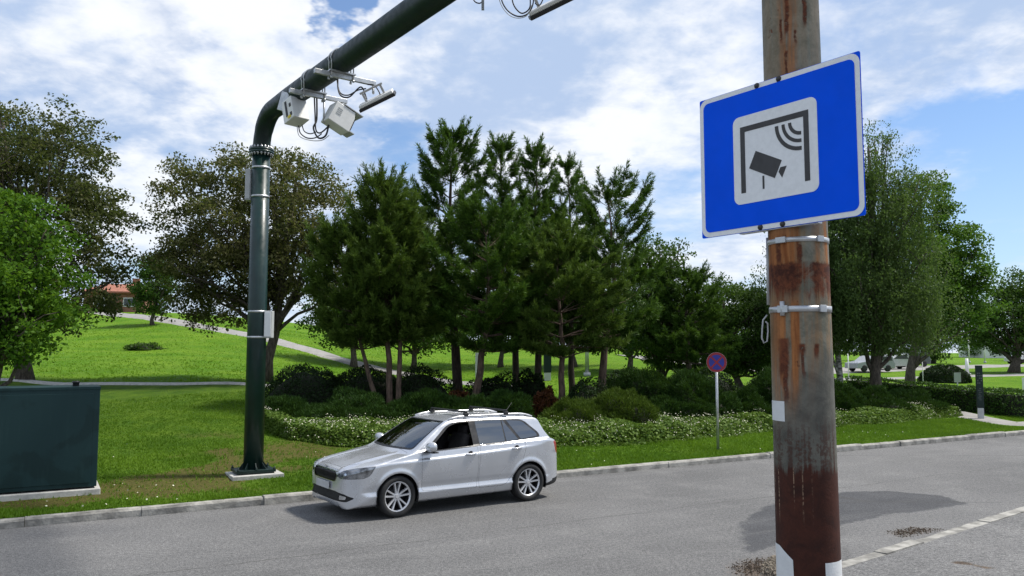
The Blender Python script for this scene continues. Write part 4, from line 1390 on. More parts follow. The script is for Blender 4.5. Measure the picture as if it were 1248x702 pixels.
cover_back = lambda x, y, u, d: np.ones(len(x), bool)
grass('grass', 120000, -12, 9, 0.17, 13.5, 0.045, 0.008, 'blade', 'short mown grass of the roadside verge and lawn',
      lambda x, y, u, d: (y < 28) & (rng.uniform(0, 1, len(x)) > 0.85 * dry_map(x, y, u, d)) & (rng.uniform(0, 1, len(x)) < np.clip(1.25 - d / 16, 0.3, 1)), pw=1.2)
grass('grass', 46000, 9, 36, 0.17, 3.2, 0.05, 0.009, 'blade', 'short bright grass between the kerb and the flowering ground cover',
      lambda x, y, u, d: path_dist(x, y) > 0.82)
grass('grass', 36000, -30, 30, 13, 60, 0.06, 0.018, 'blade_long', 'long bright grass on the sunlit hill',
      lambda x, y, u, d: (y > 28.8) & (624 + FPX * x / y > -60) & (624 + FPX * x / y < 900), per=3, pw=1.5)

# clover flowers and plantain heads in the verge
n = 900
uu = rng.uniform(-8, 24, n); dd = rng.uniform(0.3, 6.0, n)
x, y, z = lawn_f(uu, dd)
k = (smooth_noise(np.c_[x, y], 0.5, 41) > 0.56)
P = np.c_[x, y, z + rng.uniform(0.03, 0.07, n)][k]
tag(raw_mesh('clover', leaves(P, 0.03, up=0.9, aspect=1.0), quads(len(P)), M['petal'], None, np.ones(len(P))), 'tiny pale clover flowers in the mown verge', 'clover', kind='stuff')
# ------------------------------------------------------------------ toll gantry
PX, PY = -4.93, 15.55
pg = gz(PX, PY)
BA = R(36)                                   # beam heads back over the road
bd = Vector((math.sin(BA), -math.cos(BA), 0))
bn = Vector((bd.y, -bd.x, 0)) * -1           # to the right of the beam seen from the post
gan = empty('toll_gantry', (PX, PY, pg), 0, 'dark green tubular toll gantry post bending into an overhead beam across the road', 'gantry')
ZB = 7.12 - pg                               # beam axis height above the post foot
RB = 0.66
zf = ZB - RB
mb = MB()
mb.tube([(0, 0, 0.05), (0, 0, zf - 0.02)], [0.186, 0.168], 32)
mb.build('post', M['steel_green'], gan, fixn=False)
mb = MB()
pts = [Vector((0, 0, zf + 0.02))]
for k in range(0, 13):
    a = k / 12 * math.pi / 2
    pts.append(Vector((0, 0, zf)) + bd * (RB - RB * math.cos(a)) + Vector((0, 0, RB * math.sin(a) + 0.03)))
for s in (1.5, 3, 6, 10, 16, 22):
    pts.append(bd * s + Vector((0, 0, ZB + 0.03)))
mb.tube(pts, [0.168] * 6 + [0.176] * 8 + [0.190] * 6, 28)
mb.build('beam', M['steel_dark'], gan, fixn=False)
# bolted flange
for z0, z1 in ((zf - 0.045, zf - 0.002), (zf + 0.002, zf + 0.045)):
    mb = MB()
    mb.lathe([(0.15, z0), (0.236, z0), (0.24, (z0 + z1) / 2), (0.236, z1), (0.15, z1)], seg=40)
    fl = mb.build('flange', M['steel_green'], gan)
for k in range(20):
    a = k / 20 * 2 * math.pi
    c, s = 0.21 * math.cos(a), 0.21 * math.sin(a)
    mb = MB()
    mb.tube([(c, s, zf - 0.10), (c, s, zf + 0.095)], 0.013, 6)
    mb.tube([(c, s, zf + 0.046), (c, s, zf + 0.075)], 0.024, 6)
    mb.tube([(c, s, zf - 0.075), (c, s, zf - 0.046)], 0.024, 6)
    mb.build('flange_bolt', M['galv'], fl, fixn=False)
# foot: base plate on a concrete pad with gussets and bolts
rot = Matrix.Rotation(R(30), 3, 'Z')
mb = MB(); mb.box((0.03, -0.02, 0.0), (0.94, 0.74, 0.09), rot, bevel=0.012)
mb.build('concrete_pad', M['concrete'], gan)
mb = MB(); mb.box((0, 0, 0.095), (0.72, 0.58, 0.05), rot, bevel=0.006)
mb.box((0, 0, 0.056), (0.66, 0.54, 0.03), rot)
for k in range(8):
    a = k * math.pi / 4 + R(30)
    rk = Matrix.Rotation(a, 4, 'Z')
    mb.prism([(0.16, 0.12), (0.27, 0.12), (0.27, 0.135), (0.19, 0.24), (0.16, 0.24)], -0.008, 0.008, rk @ Matrix.Rotation(R(90), 4, 'X'))
mb.build('base_plate', M['steel_dark'], gan)
for sx in (-1, 0, 1):
    for sy in (-1, 1):
        mb = MB()
        v = rot @ Vector((sx * 0.33, sy * 0.27, 0))
        mb.tube([(v.x, v.y, 0.11), (v.x, v.y, 0.17)], 0.014, 6)
        mb.tube([(v.x, v.y, 0.12), (v.x, v.y, 0.145)], 0.025, 6)
        mb.build('anchor_bolt', M['steel_dark'], gan, fixn=False)


def post_r(z):
    return 0.186 + (0.168 - 0.186) * (z - 0.05) / zf


# strapped boxes on the post
def z_of(py, Y=15.55):
    return at_depth(310, py, Y)[2] - pg


for (pt, pb, side, nm_, d) in ((206, 244, -1, 'left', (0.16, 0.20)), (379, 412, 1, 'right', (0.15, 0.17))):
    zt, zb = z_of(pt), z_of(pb)
    rr_ = post_r(zb)
    mb = MB()
    mb.box((side * (rr_ + d[0] / 2 - 0.015), 0.06 if side < 0 else -0.02, (zt + zb) / 2), (d[0] if side > 0 else 0.12, d[1], zt - zb), bevel=0.012)
    bx = mb.build('equipment_box', M['grey_box'], gan)
    mb = MB()
    mb.box((side * (rr_ + d[0] / 2 - 0.015), (0.06 if side < 0 else -0.02) - d[1] / 2 - 0.008, (zt + zb) / 2), ((d[0] if side > 0 else 0.12) - 0.03, 0.014, zt - zb - 0.05), bevel=0.004)
    mb.build('lid', M['white_box'] if side > 0 else M['grey_box'], bx)
for py in (205, 237, 240, 380, 411):
    z = z_of(py)
    mb = MB(); r_ = post_r(z)
    mb.lathe([(r_ + 0.001, z - 0.02), (r_ + 0.007, z - 0.02), (r_ + 0.007, z + 0.02), (r_ + 0.001, z + 0.02)], seg=32)
    if py not in (237,):
        mb.build('steel_band', M['galv'], gan)

# cross arms under the beam carrying cameras and antennas
def BP(s, n, z):          # point: s metres along the beam, n to its right, z relative to the beam axis
    return bd * s + bn * n + Vector((0, 0, ZB + 0.03 + z))


RBm = Matrix((bd, bn, Vector((0, 0, 1)))).transposed()       # columns: along, right, up


def cross_arm(s, n0, n1, zc, clamps=(-0.13, 0.13)):
    mb = MB()
    mb.box(BP(s, (n0 + n1) / 2, zc), (0.06, n1 - n0, 0.075), RBm, bevel=0.005)
    arm = mb.build('cross_arm', M['galv'], gan)
    mb = MB()
    for k in (-0.05, 0.05):
        ring = [BP(s + k, 0.204 * math.sin(a), 0.204 * math.cos(a)) for a in np.linspace(-1.9, 1.9, 14)]
        ring = [BP(s + k, ring_n, -0.30) for ring_n in (-0.187,)] + [BP(s + k, -0.187, -0.02)] + [BP(s + k, 0.204 * math.sin(a), 0.204 * math.cos(a)) for a in np.linspace(-1.5, 1.5, 14)] + [BP(s + k, 0.187, -0.02), BP(s + k, 0.187, -0.30)]
        mb.tube(ring, 0.011, 6)
        for n_ in (-0.187, 0.187):
            mb.tube([BP(s + k, n_, zc - 0.075), BP(s + k, n_, zc - 0.04)], 0.02, 6)
    mb.box(BP(s, 0, zc + 0.05), (0.16, 0.44, 0.02), RBm)
    mb.build('u_bolt_clamp', M['galv'], arm)
    return arm


SA, SB_ = 2.6, 3.75
cross_arm(SA, -0.42, 0.62, -0.24)
cross_arm(SB_, -0.45, 0.60, -0.24)
cross_arm(8.3, -0.35, 1.2, -0.24)


# tilted camera housing with a sun hood
def cam_unit(name, label, loc, rx, rz, size, hood=True, slot=False, group='roadside toll camera units', cat='toll camera'):
    root = empty(name, (0, 0, 0), 0, label, cat, group)
    wl = Vector((PX, PY, pg)) + loc
    root.location = wl
    root.rotation_euler = (rx, 0, rz)
    w, l, h = size                      # w across, l along lens direction (+y local), h up
    mb = MB()
    prof_ = [(-h * 0.5, -l * 0.5), (h * 0.5, -l * 0.5 + 0.02), (h * 0.5, l * 0.42), (h * 0.2, l * 0.5), (-h * 0.5, l * 0.5)]
    Mx = Matrix(((0, 0, 1, 0), (0, 1, 0, 0), (1, 0, 0, 0), (0, 0, 0, 1)))
    mb.prism(prof_, -w / 2, w / 2, Mx)
    b = mb.build('housing', M['white_box'], root, bevel=0.012)
    mb = MB()
    mb.box((0, l * 0.5 + 0.012, -h * 0.05), (w * 0.86, 0.02, h * 0.62), bevel=0.004)
    mb.build('lens_window', M['black'], root)
    if hood:
        mb = MB()
        mb.box((0, l * 0.32, h * 0.5 + 0.018), (w * 1.08, l * 0.9, 0.012))
        mb.build('sun_hood', M['grey_box'], root)
        mb = MB()
        mb.box((0, l * 0.62, -h * 0.42), (w * 0.9, l * 0.26, 0.015))
        mb.build('lower_hood', M['grey_box'], root)
    if slot:
        mb = MB()
        mb.box((-w / 2 - 0.004, 0.03, 0.02), (0.01, l * 0.16, h * 0.7))
        mb.box((-w / 2 - 0.004, -l * 0.28, 0.05), (0.01, 0.05, 0.06))
        mb.box((-w / 2 - 0.004, -l * 0.28, -0.12), (0.01, 0.05, 0.06))
        mb.build('vent_slot', M['black'], root)
        mb = MB(); mb.box((-w / 2 - 0.005, -l * 0.1, -h * 0.36), (0.008, 0.09, 0.05))
        mb.build('warning_label', M['yellow'], root)
    mb = MB()
    for k in range(4):
        mb.box((w * 0.5 + 0.003, -l * 0.2 + 0.0, h * 0.25 - k * 0.035), (0.006, l * 0.22, 0.012))
    mb.build('louvre', M['black'] if slot else M['grey_box'], root)
    return root


def loc_px(px, py, Y):
    v = at_depth(px, py, Y)
    return Vector((v[0] - PX, v[1] - PY, v[2] - pg))


rzb = math.atan2(bd.y, bd.x)
# unit close to the bend, lens towards the camera side of the road; unit hanging on the right; antennas beyond
cam_unit('toll_camera', 'white toll camera box with a black slot, closest to the bend of the gantry beam', loc_px(360, 136, 13.90), R(-16), R(48), (0.32, 0.32, 0.42), False, True)
cam_unit('toll_camera', 'pale grey toll camera box hanging with looped cables right of the beam', loc_px(413, 144, 13.70), R(-24), R(-52), (0.31, 0.43, 0.38), True, False)
mb = MB()
for (px1, py1, px2, py2) in ((345, 112, 356, 128), (352, 110, 362, 126)):
    a, b = loc_px(px1, py1, 14.6), loc_px(px2, py2, 14.6)
    mb = MB()
    mb.tube([a, b], 0.022, 6)
    mb.build('hanger', M['galv'], gan, fixn=False)
mb = MB()
mb.box(loc_px(349, 125, 14.05), (0.2, 0.16, 0.34), Matrix.Rotation(R(-30), 3, 'Z') @ Matrix.Rotation(R(20), 3, 'Y'), bevel=0.01)
mb.build('bracket_plate', M['galv'], gan)
mb = MB()
mb.tube([BP(SA, 0.58, -0.26), loc_px(411, 132, 13.7)], 0.025, 6)
mb.build('hanger', M['galv'], gan, fixn=False)
mb = MB()
mb.tube([BP(SB_, 0.56, -0.26), loc_px(455, 114, 12.75)], 0.02, 6)
mb.build('hanger', M['galv'], gan, fixn=False)
mb = MB()
mb.tube([BP(SA, 0.2, -0.28), BP(SA, 0.2, -0.70)], 0.018, 6)
mb.build('hanger', M['galv'], gan)


def antenna(label, loc, rot, tiltbars=True):
    root = empty('toll_antenna', Vector((PX, PY, pg)) + loc, 0, label, 'antenna', 'flat toll antennas under the beam')
    root.rotation_euler = rot
    mb = MB()
    mb.box((0, 0, 0.012), (0.60, 0.27, 0.05), bevel=0.012)
    mb.build('housing', M['white_box'], root)
    mb = MB(); mb.box((0, 0, -0.04), (0.64, 0.30, 0.05), bevel=0.008)
    mb.build('radome', M['black'], root)
    mb = MB()
    for s in (-0.16, 0.16):
        mb.box((s, 0, 0.10), (0.035, 0.05, 0.16))
    mb.box((0, 0, 0.19), (0.4, 0.06, 0.03))
    mb.build('bracket', M['galv'], root)
    return root


antenna('flat dark edged toll antenna hanging on the end of the second cross arm', loc_px(459, 121, 12.75), (R(30), R(-24), R(-8)))
antenna('flat toll antenna on the nearest cross arm, cut off by the top edge', loc_px(672, 5, 9.75), (R(28), R(-24), R(-8)))

# cables
def drape(pts_px, r, mat='cable'):
    P = [loc_px(*q) for q in pts_px]
    # Catmull-Rom
    Q = []
    P2 = [P[0]] + P + [P[-1]]
    for i in range(1, len(P2) - 2):
        for k in range(8):
            t = k / 8
            p0, p1, p2, p3 = P2[i - 1], P2[i], P2[i + 1], P2[i + 2]
            Q.append(0.5 * ((2 * p1) + (p2 - p0) * t + (2 * p0 - 5 * p1 + 4 * p2 - p3) * t * t + (3 * p1 - p0 - 3 * p2 + p3) * t ** 3))
    Q.append(P[-1])
    mb = MB(); mb.tube(Q, r, 6)
    return mb.build('cable', M[mat], gan, fixn=False)


drape([(386, 115, 13.75), (386, 145, 13.70), (382, 156, 13.65), (388, 168, 13.65), (397, 165, 13.65), (401, 150, 13.65)], 0.016)
drape([(383, 116, 13.75), (384, 140, 13.70), (385, 158, 13.65), (390, 162, 13.65), (398, 156, 13.65), (404, 148, 13.65)], 0.013)
drape([(364, 153, 13.85), (366, 162, 13.85), (374, 168, 13.75), (384, 168, 13.70), (392, 163, 13.65)], 0.011)
drape([(368, 152, 13.85), (371, 160, 13.85), (378, 163, 13.75), (385, 161, 13.70)], 0.010)
drape([(362, 154, 13.85), (365, 166, 13.85), (378, 171, 13.75), (392, 171, 13.70), (401, 165, 13.65)], 0.007, 'cablew')
drape([(412, 92, 13.05), (412, 108, 12.95), (416, 117, 12.90), (426, 118, 12.85), (440, 106, 12.80), (447, 121, 12.75)], 0.013)
drape([(410, 92, 13.05), (414, 112, 12.95), (424, 116, 12.90), (436, 110, 12.85), (446, 108, 12.80)], 0.011)
drape([(448, 103, 12.75), (456, 104, 12.75), (462, 112, 12.75), (464, 119, 12.75)], 0.011)
drape([(610, -14, 9.7), (612, 2, 9.7), (620, 14, 9.7), (632, 20, 9.7), (644, 16, 9.7), (650, 2, 9.7), (647, -14, 9.7)], 0.009)
drape([(623, -14, 9.75), (625, 3, 9.75), (631, 13, 9.75), (638, 16, 9.75), (646, 8, 9.75), (645, -14, 9.75)], 0.009)
drape([(606, -14, 9.6), (610, 4, 9.6), (619, 17, 9.6), (630, 22, 9.6), (642, 19, 9.6), (648, 6, 9.6)], 0.005, 'cablew')
drape([(572, -12, 9.9), (578, 1, 9.9), (584, 4, 9.9), (588, 2, 9.9)], 0.008)
drape([(652, 4, 9.7), (658, 6, 9.7), (663, -4, 9.7)], 0.008)
mb = MB(); mb.box(loc_px(588.5, 0, 9.9), (0.035, 0.035, 0.26))
mb.build('hanger', M['galv'], gan)

# ------------------------------------------------------------------ rusty pole with the road sign
CXp, CYp = 1.345, 3.72
pole = empty('rusty_pole', (CXp, CYp, 0.03), 0, 'tall rusty steel pole with peeling grey coat beside the near kerb', 'pole')
lean = (-0.004, 0.0)
mb = MB()
pp = [(lean[0] * z, 0, z) for z in np.linspace(-0.1, 9.5, 24)]
mb.tube(pp, np.interp([p_[2] for p_ in pp], [0, 1.2, 6, 9.5], [0.148, 0.139, 0.122, 0.11]), 48)
mb.build('shaft', M['rusty'], pole, fixn=False)


def pole_r(z):
    return float(np.interp(z, [0, 1.2, 6, 9.5], [0.148, 0.139, 0.122, 0.11]))


def pole_z(py):
    return at_depth(973, py, CYp - 0.13)[2] - 0.03


face_dir = math.atan2(-CYp, -CXp)         # towards the viewer side of the road
for py, wd in ((291, 0.011), (376, 0.013)):
    z = pole_z(py)
    r_ = pole_r(z)
    mb = MB()
    mb.lathe([(r_, z - wd), (r_ + 0.004, z - wd), (r_ + 0.004, z + wd), (r_, z + wd)], origin=(lean[0] * z, 0, 0), seg=40)
    bandp = mb.build('clamp_band', M['galv'], pole)
    for da, w_ in ((-0.55, 0.05), (0.75, 0.035)):
        mb = MB()
        a = face_dir + da
        rt = Matrix.Rotation(a, 3, 'Z')
        mb.box((math.cos(a) * (r_ + 0.008) + lean[0] * z, math.sin(a) * (r_ + 0.008), z), (0.012, w_, wd * 2.5), rt, bevel=0.002)
        mb.build('clamp_plate', M['galv'], bandp)
    if py > 300:
        mb = MB()
        a = face_dir - 0.62
        mb.tube([(math.cos(a) * (r_ + 0.012), math.sin(a) * (r_ + 0.012), z - 0.03), (math.cos(a) * (r_ + 0.012), math.sin(a) * (r_ + 0.012), z + 0.035)], 0.012, 8)
        mb.build('clamp_screw', M['galv'], bandp)


def wrap_patch(name, a0, a1, z0, z1, mat, lift=0.0015, notch=None, n=10):
    mb = MB()
    vs_, fs_ = [], []
    zs = np.linspace(z0, z1, 8)
    for z in zs:
        r_ = pole_r(z) + lift
        for k in range(n + 1):
            a = a0 + (a1 - a0) * k / n
            zz = z
            if notch:
                zz = z0 + (z - z0) * notch(k / n)
            vs_.append((math.cos(a) * r_ + lean[0] * z, math.sin(a) * r_, zz))
    for j in range(len(zs) - 1):
        for k in range(n):
            q = j * (n + 1) + k
            fs_.append((q, q + 1, q + n + 2, q + n + 1))
    mb.add(vs_, fs_, 0, True)
    return mb.build(name, M[mat], pole, fixn=False)


sticker = wrap_patch('sticker', face_dir - 1.45, face_dir - 0.62, pole_z(515), pole_z(490), 'paper')
wrap_patch('torn_paper', face_dir - 1.9, face_dir - 0.36, pole_z(760), pole_z(671), 'paper', notch=lambda t: 1.0 - 0.20 * max(0, (t - 0.55) / 0.45) ** 1.2 if t < 0.93 else 0.30, n=40)
wrap_patch('torn_paper', face_dir + 0.52, face_dir + 1.9, pole_z(760), pole_z(686), 'paper', n=16)
# thin conduit and hanging wire loop on the left flank
a = face_dir - 1.75
ca, sa = math.cos(a), math.sin(a)
mb = MB()
mb.tube([(ca * 0.150, sa * 0.150, pole_z(368)), (ca * 0.146, sa * 0.146, pole_z(282))], 0.011, 8)
mb.build('conduit', M['grey_box'], pole, fixn=False)
mb = MB()
lp = [(935, 384), (930, 390), (929, 400), (928.5, 412), (931, 418), (935, 416), (936, 404), (935.5, 394), (933, 392)]
P = []
for q in lp:
    v = at_depth(q[0], q[1], 3.72)
    P.append((v[0] - CXp, v[1] - CYp, v[2] - 0.03))
mb.tube(P, 0.0038, 6)
mb.build('wire_loop', M['grey_box'], pole, fixn=False)

# the sign (plate frame: X right along the plate, Y up, Z towards the reader)
c0 = Vector((0.953, 3.993, 3.073)); c1 = Vector((1.467, 3.30, 3.073))
ex = (c1 - c0).normalized(); ey = Vector((0, 0, 1)); ez = ex.cross(ey)
SW, SH = (c1 - c0).length, 0.702
sgn = empty('road_sign', ((c0 + c1) / 2 + ey * SH / 2), 0, 'blue camera toll sign with a white pictogram panel, fixed to the rusty pole', 'road sign')
sgn.rotation_euler = Matrix((ex, ey, ez)).transposed().to_euler()


def rrect(w, h, r, n=8, cx=0, cy=0):
    P = []
    for sx, sy, a0 in ((1, 1, 0), (-1, 1, 90), (-1, -1, 180), (1, -1, 270)):
        for k in range(n + 1):
            a = R(a0 + 90 * k / n)
            P.append((cx + sx * (w / 2 - r) + r * math.cos(a), cy + sy * (h / 2 - r) + r * math.sin(a)))
    return P


mb = MB(); mb.prism(rrect(SW, SH, 0.008, 3), -0.004, 0.0)
mb.build('back_plate', M['sign_blue'], sgn)
mb = MB(); mb.prism(rrect(SW - 0.004, SH - 0.004, 0.045), 0.0005, 0.0016)
mb.build('border', M['sign_white'], sgn)
mb = MB(); mb.prism(rrect(SW - 0.05, SH - 0.05, 0.03), 0.002, 0.0032)
mb.build('blue_field', M['sign_blue'], sgn)
QX, QY, QS = 0.0, -0.002, 0.425
QW = 0.452
mb = MB(); mb.prism(rrect(QW, QS, 0.035, 8, QX, QY), 0.0036, 0.0046)
mb.build('white_panel', M['sign_white'], sgn)
mb = MB()
zA, zB2 = 0.005, 0.006
hw, hh_ = 0.184, 0.160
tk = 0.026
# portal: left post, top bar, right post
mb.prism([(QX - hw, QY - hh_), (QX - hw + tk, QY - hh_), (QX - hw + tk, QY + hh_ - tk), (QX + hw - tk, QY + hh_ - tk), (QX + hw - tk, QY - hh_ + 0.0), (QX + hw, QY - hh_ + 0.0), (QX + hw, QY + hh_), (QX - hw, QY + hh_)], zA, zB2)
# camera
rc = Matrix.Translation((QX - 0.042, QY - 0.048, 0)) @ Matrix.Rotation(R(-27), 4, 'Z')
mb.prism([(-0.085, -0.042), (0.072, -0.042), (0.072, 0.044), (-0.085, 0.044)], zA, zB2, rc)
mb.prism([(0.079, -0.010), (0.108, -0.028), (0.108, 0.028), (0.079, 0.012)], zA, zB2, rc)
mb.prism([(QX - 0.064, QY - 0.158), (QX - 0.054, QY - 0.158), (QX - 0.054, QY - 0.096), (QX - 0.064, QY - 0.096)], zA, zB2)
# waves: arcs centred on the upper right corner
cxw, cyw = QX + hw - tk - 0.012, QY + hh_ - tk - 0.013
for r0, r1 in ((0.050, 0.066), (0.084, 0.100), (0.118, 0.136)):
    n_ = 14
    arc = [(cxw + r1 * math.cos(t), cyw + r1 * math.sin(t)) for t in np.linspace(R(180), R(270), n_)] + [(cxw + r0 * math.cos(t), cyw + r0 * math.sin(t)) for t in np.linspace(R(270), R(180), n_)]
    mb.prism(arc, zA, zB2)
mb.build('pictogram', M['sign_black'], sgn)
for bx_ in (-0.085, 0.035):
    for by_ in (SH / 2 - 0.012, -SH / 2 + 0.014):
        mb = MB()
        mb.lathe([(0.0001, 0.012), (0.009, 0.011), (0.011, 0.003), (0.011, 0.001)], origin=(bx_, by_, 0), seg=10)
        mb.lathe([(0.0001, 0.0035), (0.014, 0.003), (0.014, 0.001)], origin=(bx_, by_, 0), seg=12)
        mb.build('bolt', M['sign_black'], sgn)
for by_ in (SH / 2 - 0.05, -SH / 2 + 0.014):
    mb = MB()
    mb.box((0.0, by_, -0.02), (0.62 if by_ > 0 else 0.42, 0.035, 0.03))
    mb.build('rail', M['galv'], sgn)

# ------------------------------------------------------------------ no stopping sign
px_, py_ = 875, 541
b = at_plane(px_, py_, 0.3)
sg0 = gz(b[0], b[1])
ns = empty('no_stopping_sign', (b[0], b[1], sg0 - 0.02), 0, 'round red and blue no stopping sign on a thin grey post in the verge', 'road sign')
hgt = at_depth(875, 440.5, b[1])[2] - sg0
mb = MB(); mb.tube([(0, 0, 0), (0, 0, hgt + 0.2)], 0.034, 14)
mb.build('post', M['galv'], ns, fixn=False)
yaw = math.atan2(b[1], b[0]) + math.pi
fdir = Vector((math.cos(yaw + 0.15), math.sin(yaw + 0.15), 0))
Mf = Matrix.Translation(Vector((0, 0, hgt)) + fdir * 0.05) @ Matrix((fdir.cross(Vector((0, 0, 1))) * -1, Vector((0, 0, 1)), fdir)).transposed().to_4x4()
RS = 12.0 / FPX * b[1]


def disc(r, z0, z1, mat, name, parent):
    mb = MB(); mb.prism([(r * math.cos(t), r * math.sin(t)) for t in np.linspace(0, 2 * math.pi, 49)[:-1]], z0, z1, Mf)
    return mb.build(name, M[mat], parent)


disc(RS, -0.004, 0.0, 'galv', 'disc', ns)
disc(RS * 0.985, 0.001, 0.003, 'sign_red', 'red_ring', ns)
disc(RS * 0.76, 0.004, 0.006, 'sign_navy', 'blue_disc', ns)
mb = MB()
for a in (45, 135):
    mb.prism([(-RS * 0.75, -RS * 0.085), (RS * 0.75, -RS * 0.085), (RS * 0.75, RS * 0.085), (-RS * 0.75, RS * 0.085)], 0.007 + a * 1e-5, 0.008 + a * 1e-5, Mf @ Matrix.Rotation(R(a), 4, 'Z'))
mb.build('cross', M['sign_red'], ns)

# ------------------------------------------------------------------ green cabinet on a concrete plinth
rb = at_plane(117.5, 594, 0.27)
cab = empty('metal_cabinet', (rb[0], rb[1], 0.14), math.atan2(KD[1], KD[0]), 'dark green metal cabinet on a pale concrete plinth, cut by the left edge', 'cabinet')
zt = at_depth(122, 470.5, rb[1])[2] - 0.14
Lc, Dc = 4.0, 0.95
mb = MB(); mb.box((-Lc / 2 + 0.03, Dc / 2 - 0.03, 0.0), (Lc + 0.06, Dc + 0.06, 0.24), bevel=0.015)
mb.build('plinth', M['concrete'], cab)
mb = MB(); mb.box((-Lc / 2, Dc / 2, (zt + 0.14) / 2 + 0.0), (Lc, Dc, zt - 0.16), bevel=0.01)
mb.build('body', M['cabinet'], cab)
mb = MB()
mb.box((-Lc / 2, Dc / 2, zt - 0.03), (Lc + 0.012, Dc + 0.012, 0.05), bevel=0.006)
mb.build('lid', M['cabinet'], cab)
for k in range(3):
    xk = -0.08 - k * 1.9
    mb = MB(); mb.box((xk - 0.92, -0.008, (zt + 0.14) / 2 - 0.02), (1.80, 0.012, zt - 0.34), bevel=0.003)
    if xk > -3:
        mb.build('door', M['cabinet'], cab)
mb = MB(); mb.lathe([(0.0001, 0.085), (0.06, 0.083), (0.062, 0.055), (0.05, 0.05), (0.05, -0.02)], origin=(-0.36, 0.25, zt), seg=18)
mb.build('vent_cap', M['black'], cab)

# ------------------------------------------------------------------ information pylon, posts, small signs
def pylon(label, px, pt, pb, Y, wpx, foot=0.22, yaw=0.5, logo=True, mat='steel_dark', grp=None):
    x = px_x(px, Y); g0 = gz(x, Y)
    root = empty('sign_pylon', (x, Y, g0 - 0.02), yaw, label, 'pylon', grp)
    H = at_depth(px, pt, Y)[2] - g0
    w = wpx / FPX * Y
    mb = MB(); mb.box((0, 0, H * (1 + foot) / 2 + 0.01), (w, w * 0.55, H * (1 - foot)), bevel=0.01)
    mb.build('panel', M[mat], root)
    mb = MB(); mb.box((0, 0, H * foot / 2), (w * 0.86, w * 0.5, H * foot), bevel=0.006)
    mb.build('foot', M['grey_box'], root)
    if logo:
        mb = MB()
        for k in range(5):
            zc = H * (0.86 - k * 0.045)
            for s in (-0.25, 0.0, 0.25):
                if (k * 3 + int(s * 4)) % 4 != 1:
                    mb.box((s * w, -w * 0.278, zc), (w * 0.16, 0.006, H * 0.022))
        for k in range(7):
            mb.box(((-0.1 if k % 2 else 0.02) * w, -w * 0.278, H * (0.58 - k * 0.035)), (w * (0.42 if k % 3 else 0.3), 0.006, H * 0.010))
        mb.build('lettering', M['dim_lettering'], root)
    return root


pylon('dark green information pylon on a grey foot in front of the hedge', 1190, 445, 511, 28.9, 7.5, yaw=-0.35, logo=True)
pylon('grey green pylon with a pale foot on the lawn between two pine trunks', 667, 415, 457, 48, 9, foot=0.2, yaw=0.1, logo=False)
pylon('narrow grey pylon partly hidden by the tallest pine trunk', 582, 430, 462, 50, 5, foot=0.1, yaw=0.1, logo=False, mat='galv')


def thin_post(name, label, cat, px, pt, Y, r, mat, grp=None, plate=None, pmat='grey_box', yaw=0.0):
    x = px_x(px, Y); g0 = gz(x, Y)
    H = at_depth(px, pt, Y)[2] - g0
    if plate:
        root = empty(name, (x, Y, g0 - 0.05), yaw, label, cat, grp)
        mb = MB(); mb.tube([(0, 0, 0), (0, 0, H)], r, 10)
        mb.build('post', M[mat], root, fixn=False)
        mb = MB(); mb.box((0, -r - 0.012, H - plate[1] / 2), (plate[0], 0.02, plate[1]), bevel=0.004)
        mb.build('plate', M[pmat], root)
    else:
        root = empty(name, (x, Y, g0 - 0.05), yaw, label, cat, grp)
        mb = MB(); mb.tube([(0, 0, 0), (0, 0, H)], [r, r * 0.75], 10)
        mb.build('post', M[mat], root, fixn=False)
        mb = MB(); mb.tube([(0, 0, 0), (0, 0, 0.25)], r * 1.7, 10)
        mb.build('foot', M['grey_box'], root, fixn=False)
    return root


thin_post('lamp_post', 'slim grey post on the lawn left of the right reddish pine trunk', 'post', 715, 394, 50, 0.13, 'galv')
thin_post('information_board', 'small grey board on a thin post behind the hedge', 'sign', 1163.5, 453, 44, 0.03, 'galv', None, (0.34, 0.52), 'grey_box', -0.2)
thin_post('information_board', 'narrow white board standing at the right edge behind the hedge', 'sign', 1243.5, 459, 36, 0.03, 'galv', None, (0.14, 0.85), 'white_box', -0.2)
thin_post('marker_post', 'thin pale marker stick on the lawn in front of the round clipped bush', 'post', 1122, 438, 46, 0.022, 'white_box')
thin_post('marker_post', 'short white bollard at the right side of the round clipped bush', 'bollard', 1176, 436, 66, 0.16, 'white_box')
for px_, pt_, lb in ((1179, 413, 'left of the two white flagpoles by the far forecourt'), (1198, 412, 'right of the two white flagpoles by the far forecourt')):
    thin_post('flagpole', lb, 'flagpole', px_, pt_, 105, 0.10, 'white_box', 'flagpoles on the far forecourt')
thin_post('marker_post', 'slim white post beside the pale birch trunk', 'post', 1032, 430, 62, 0.05, 'white_box')

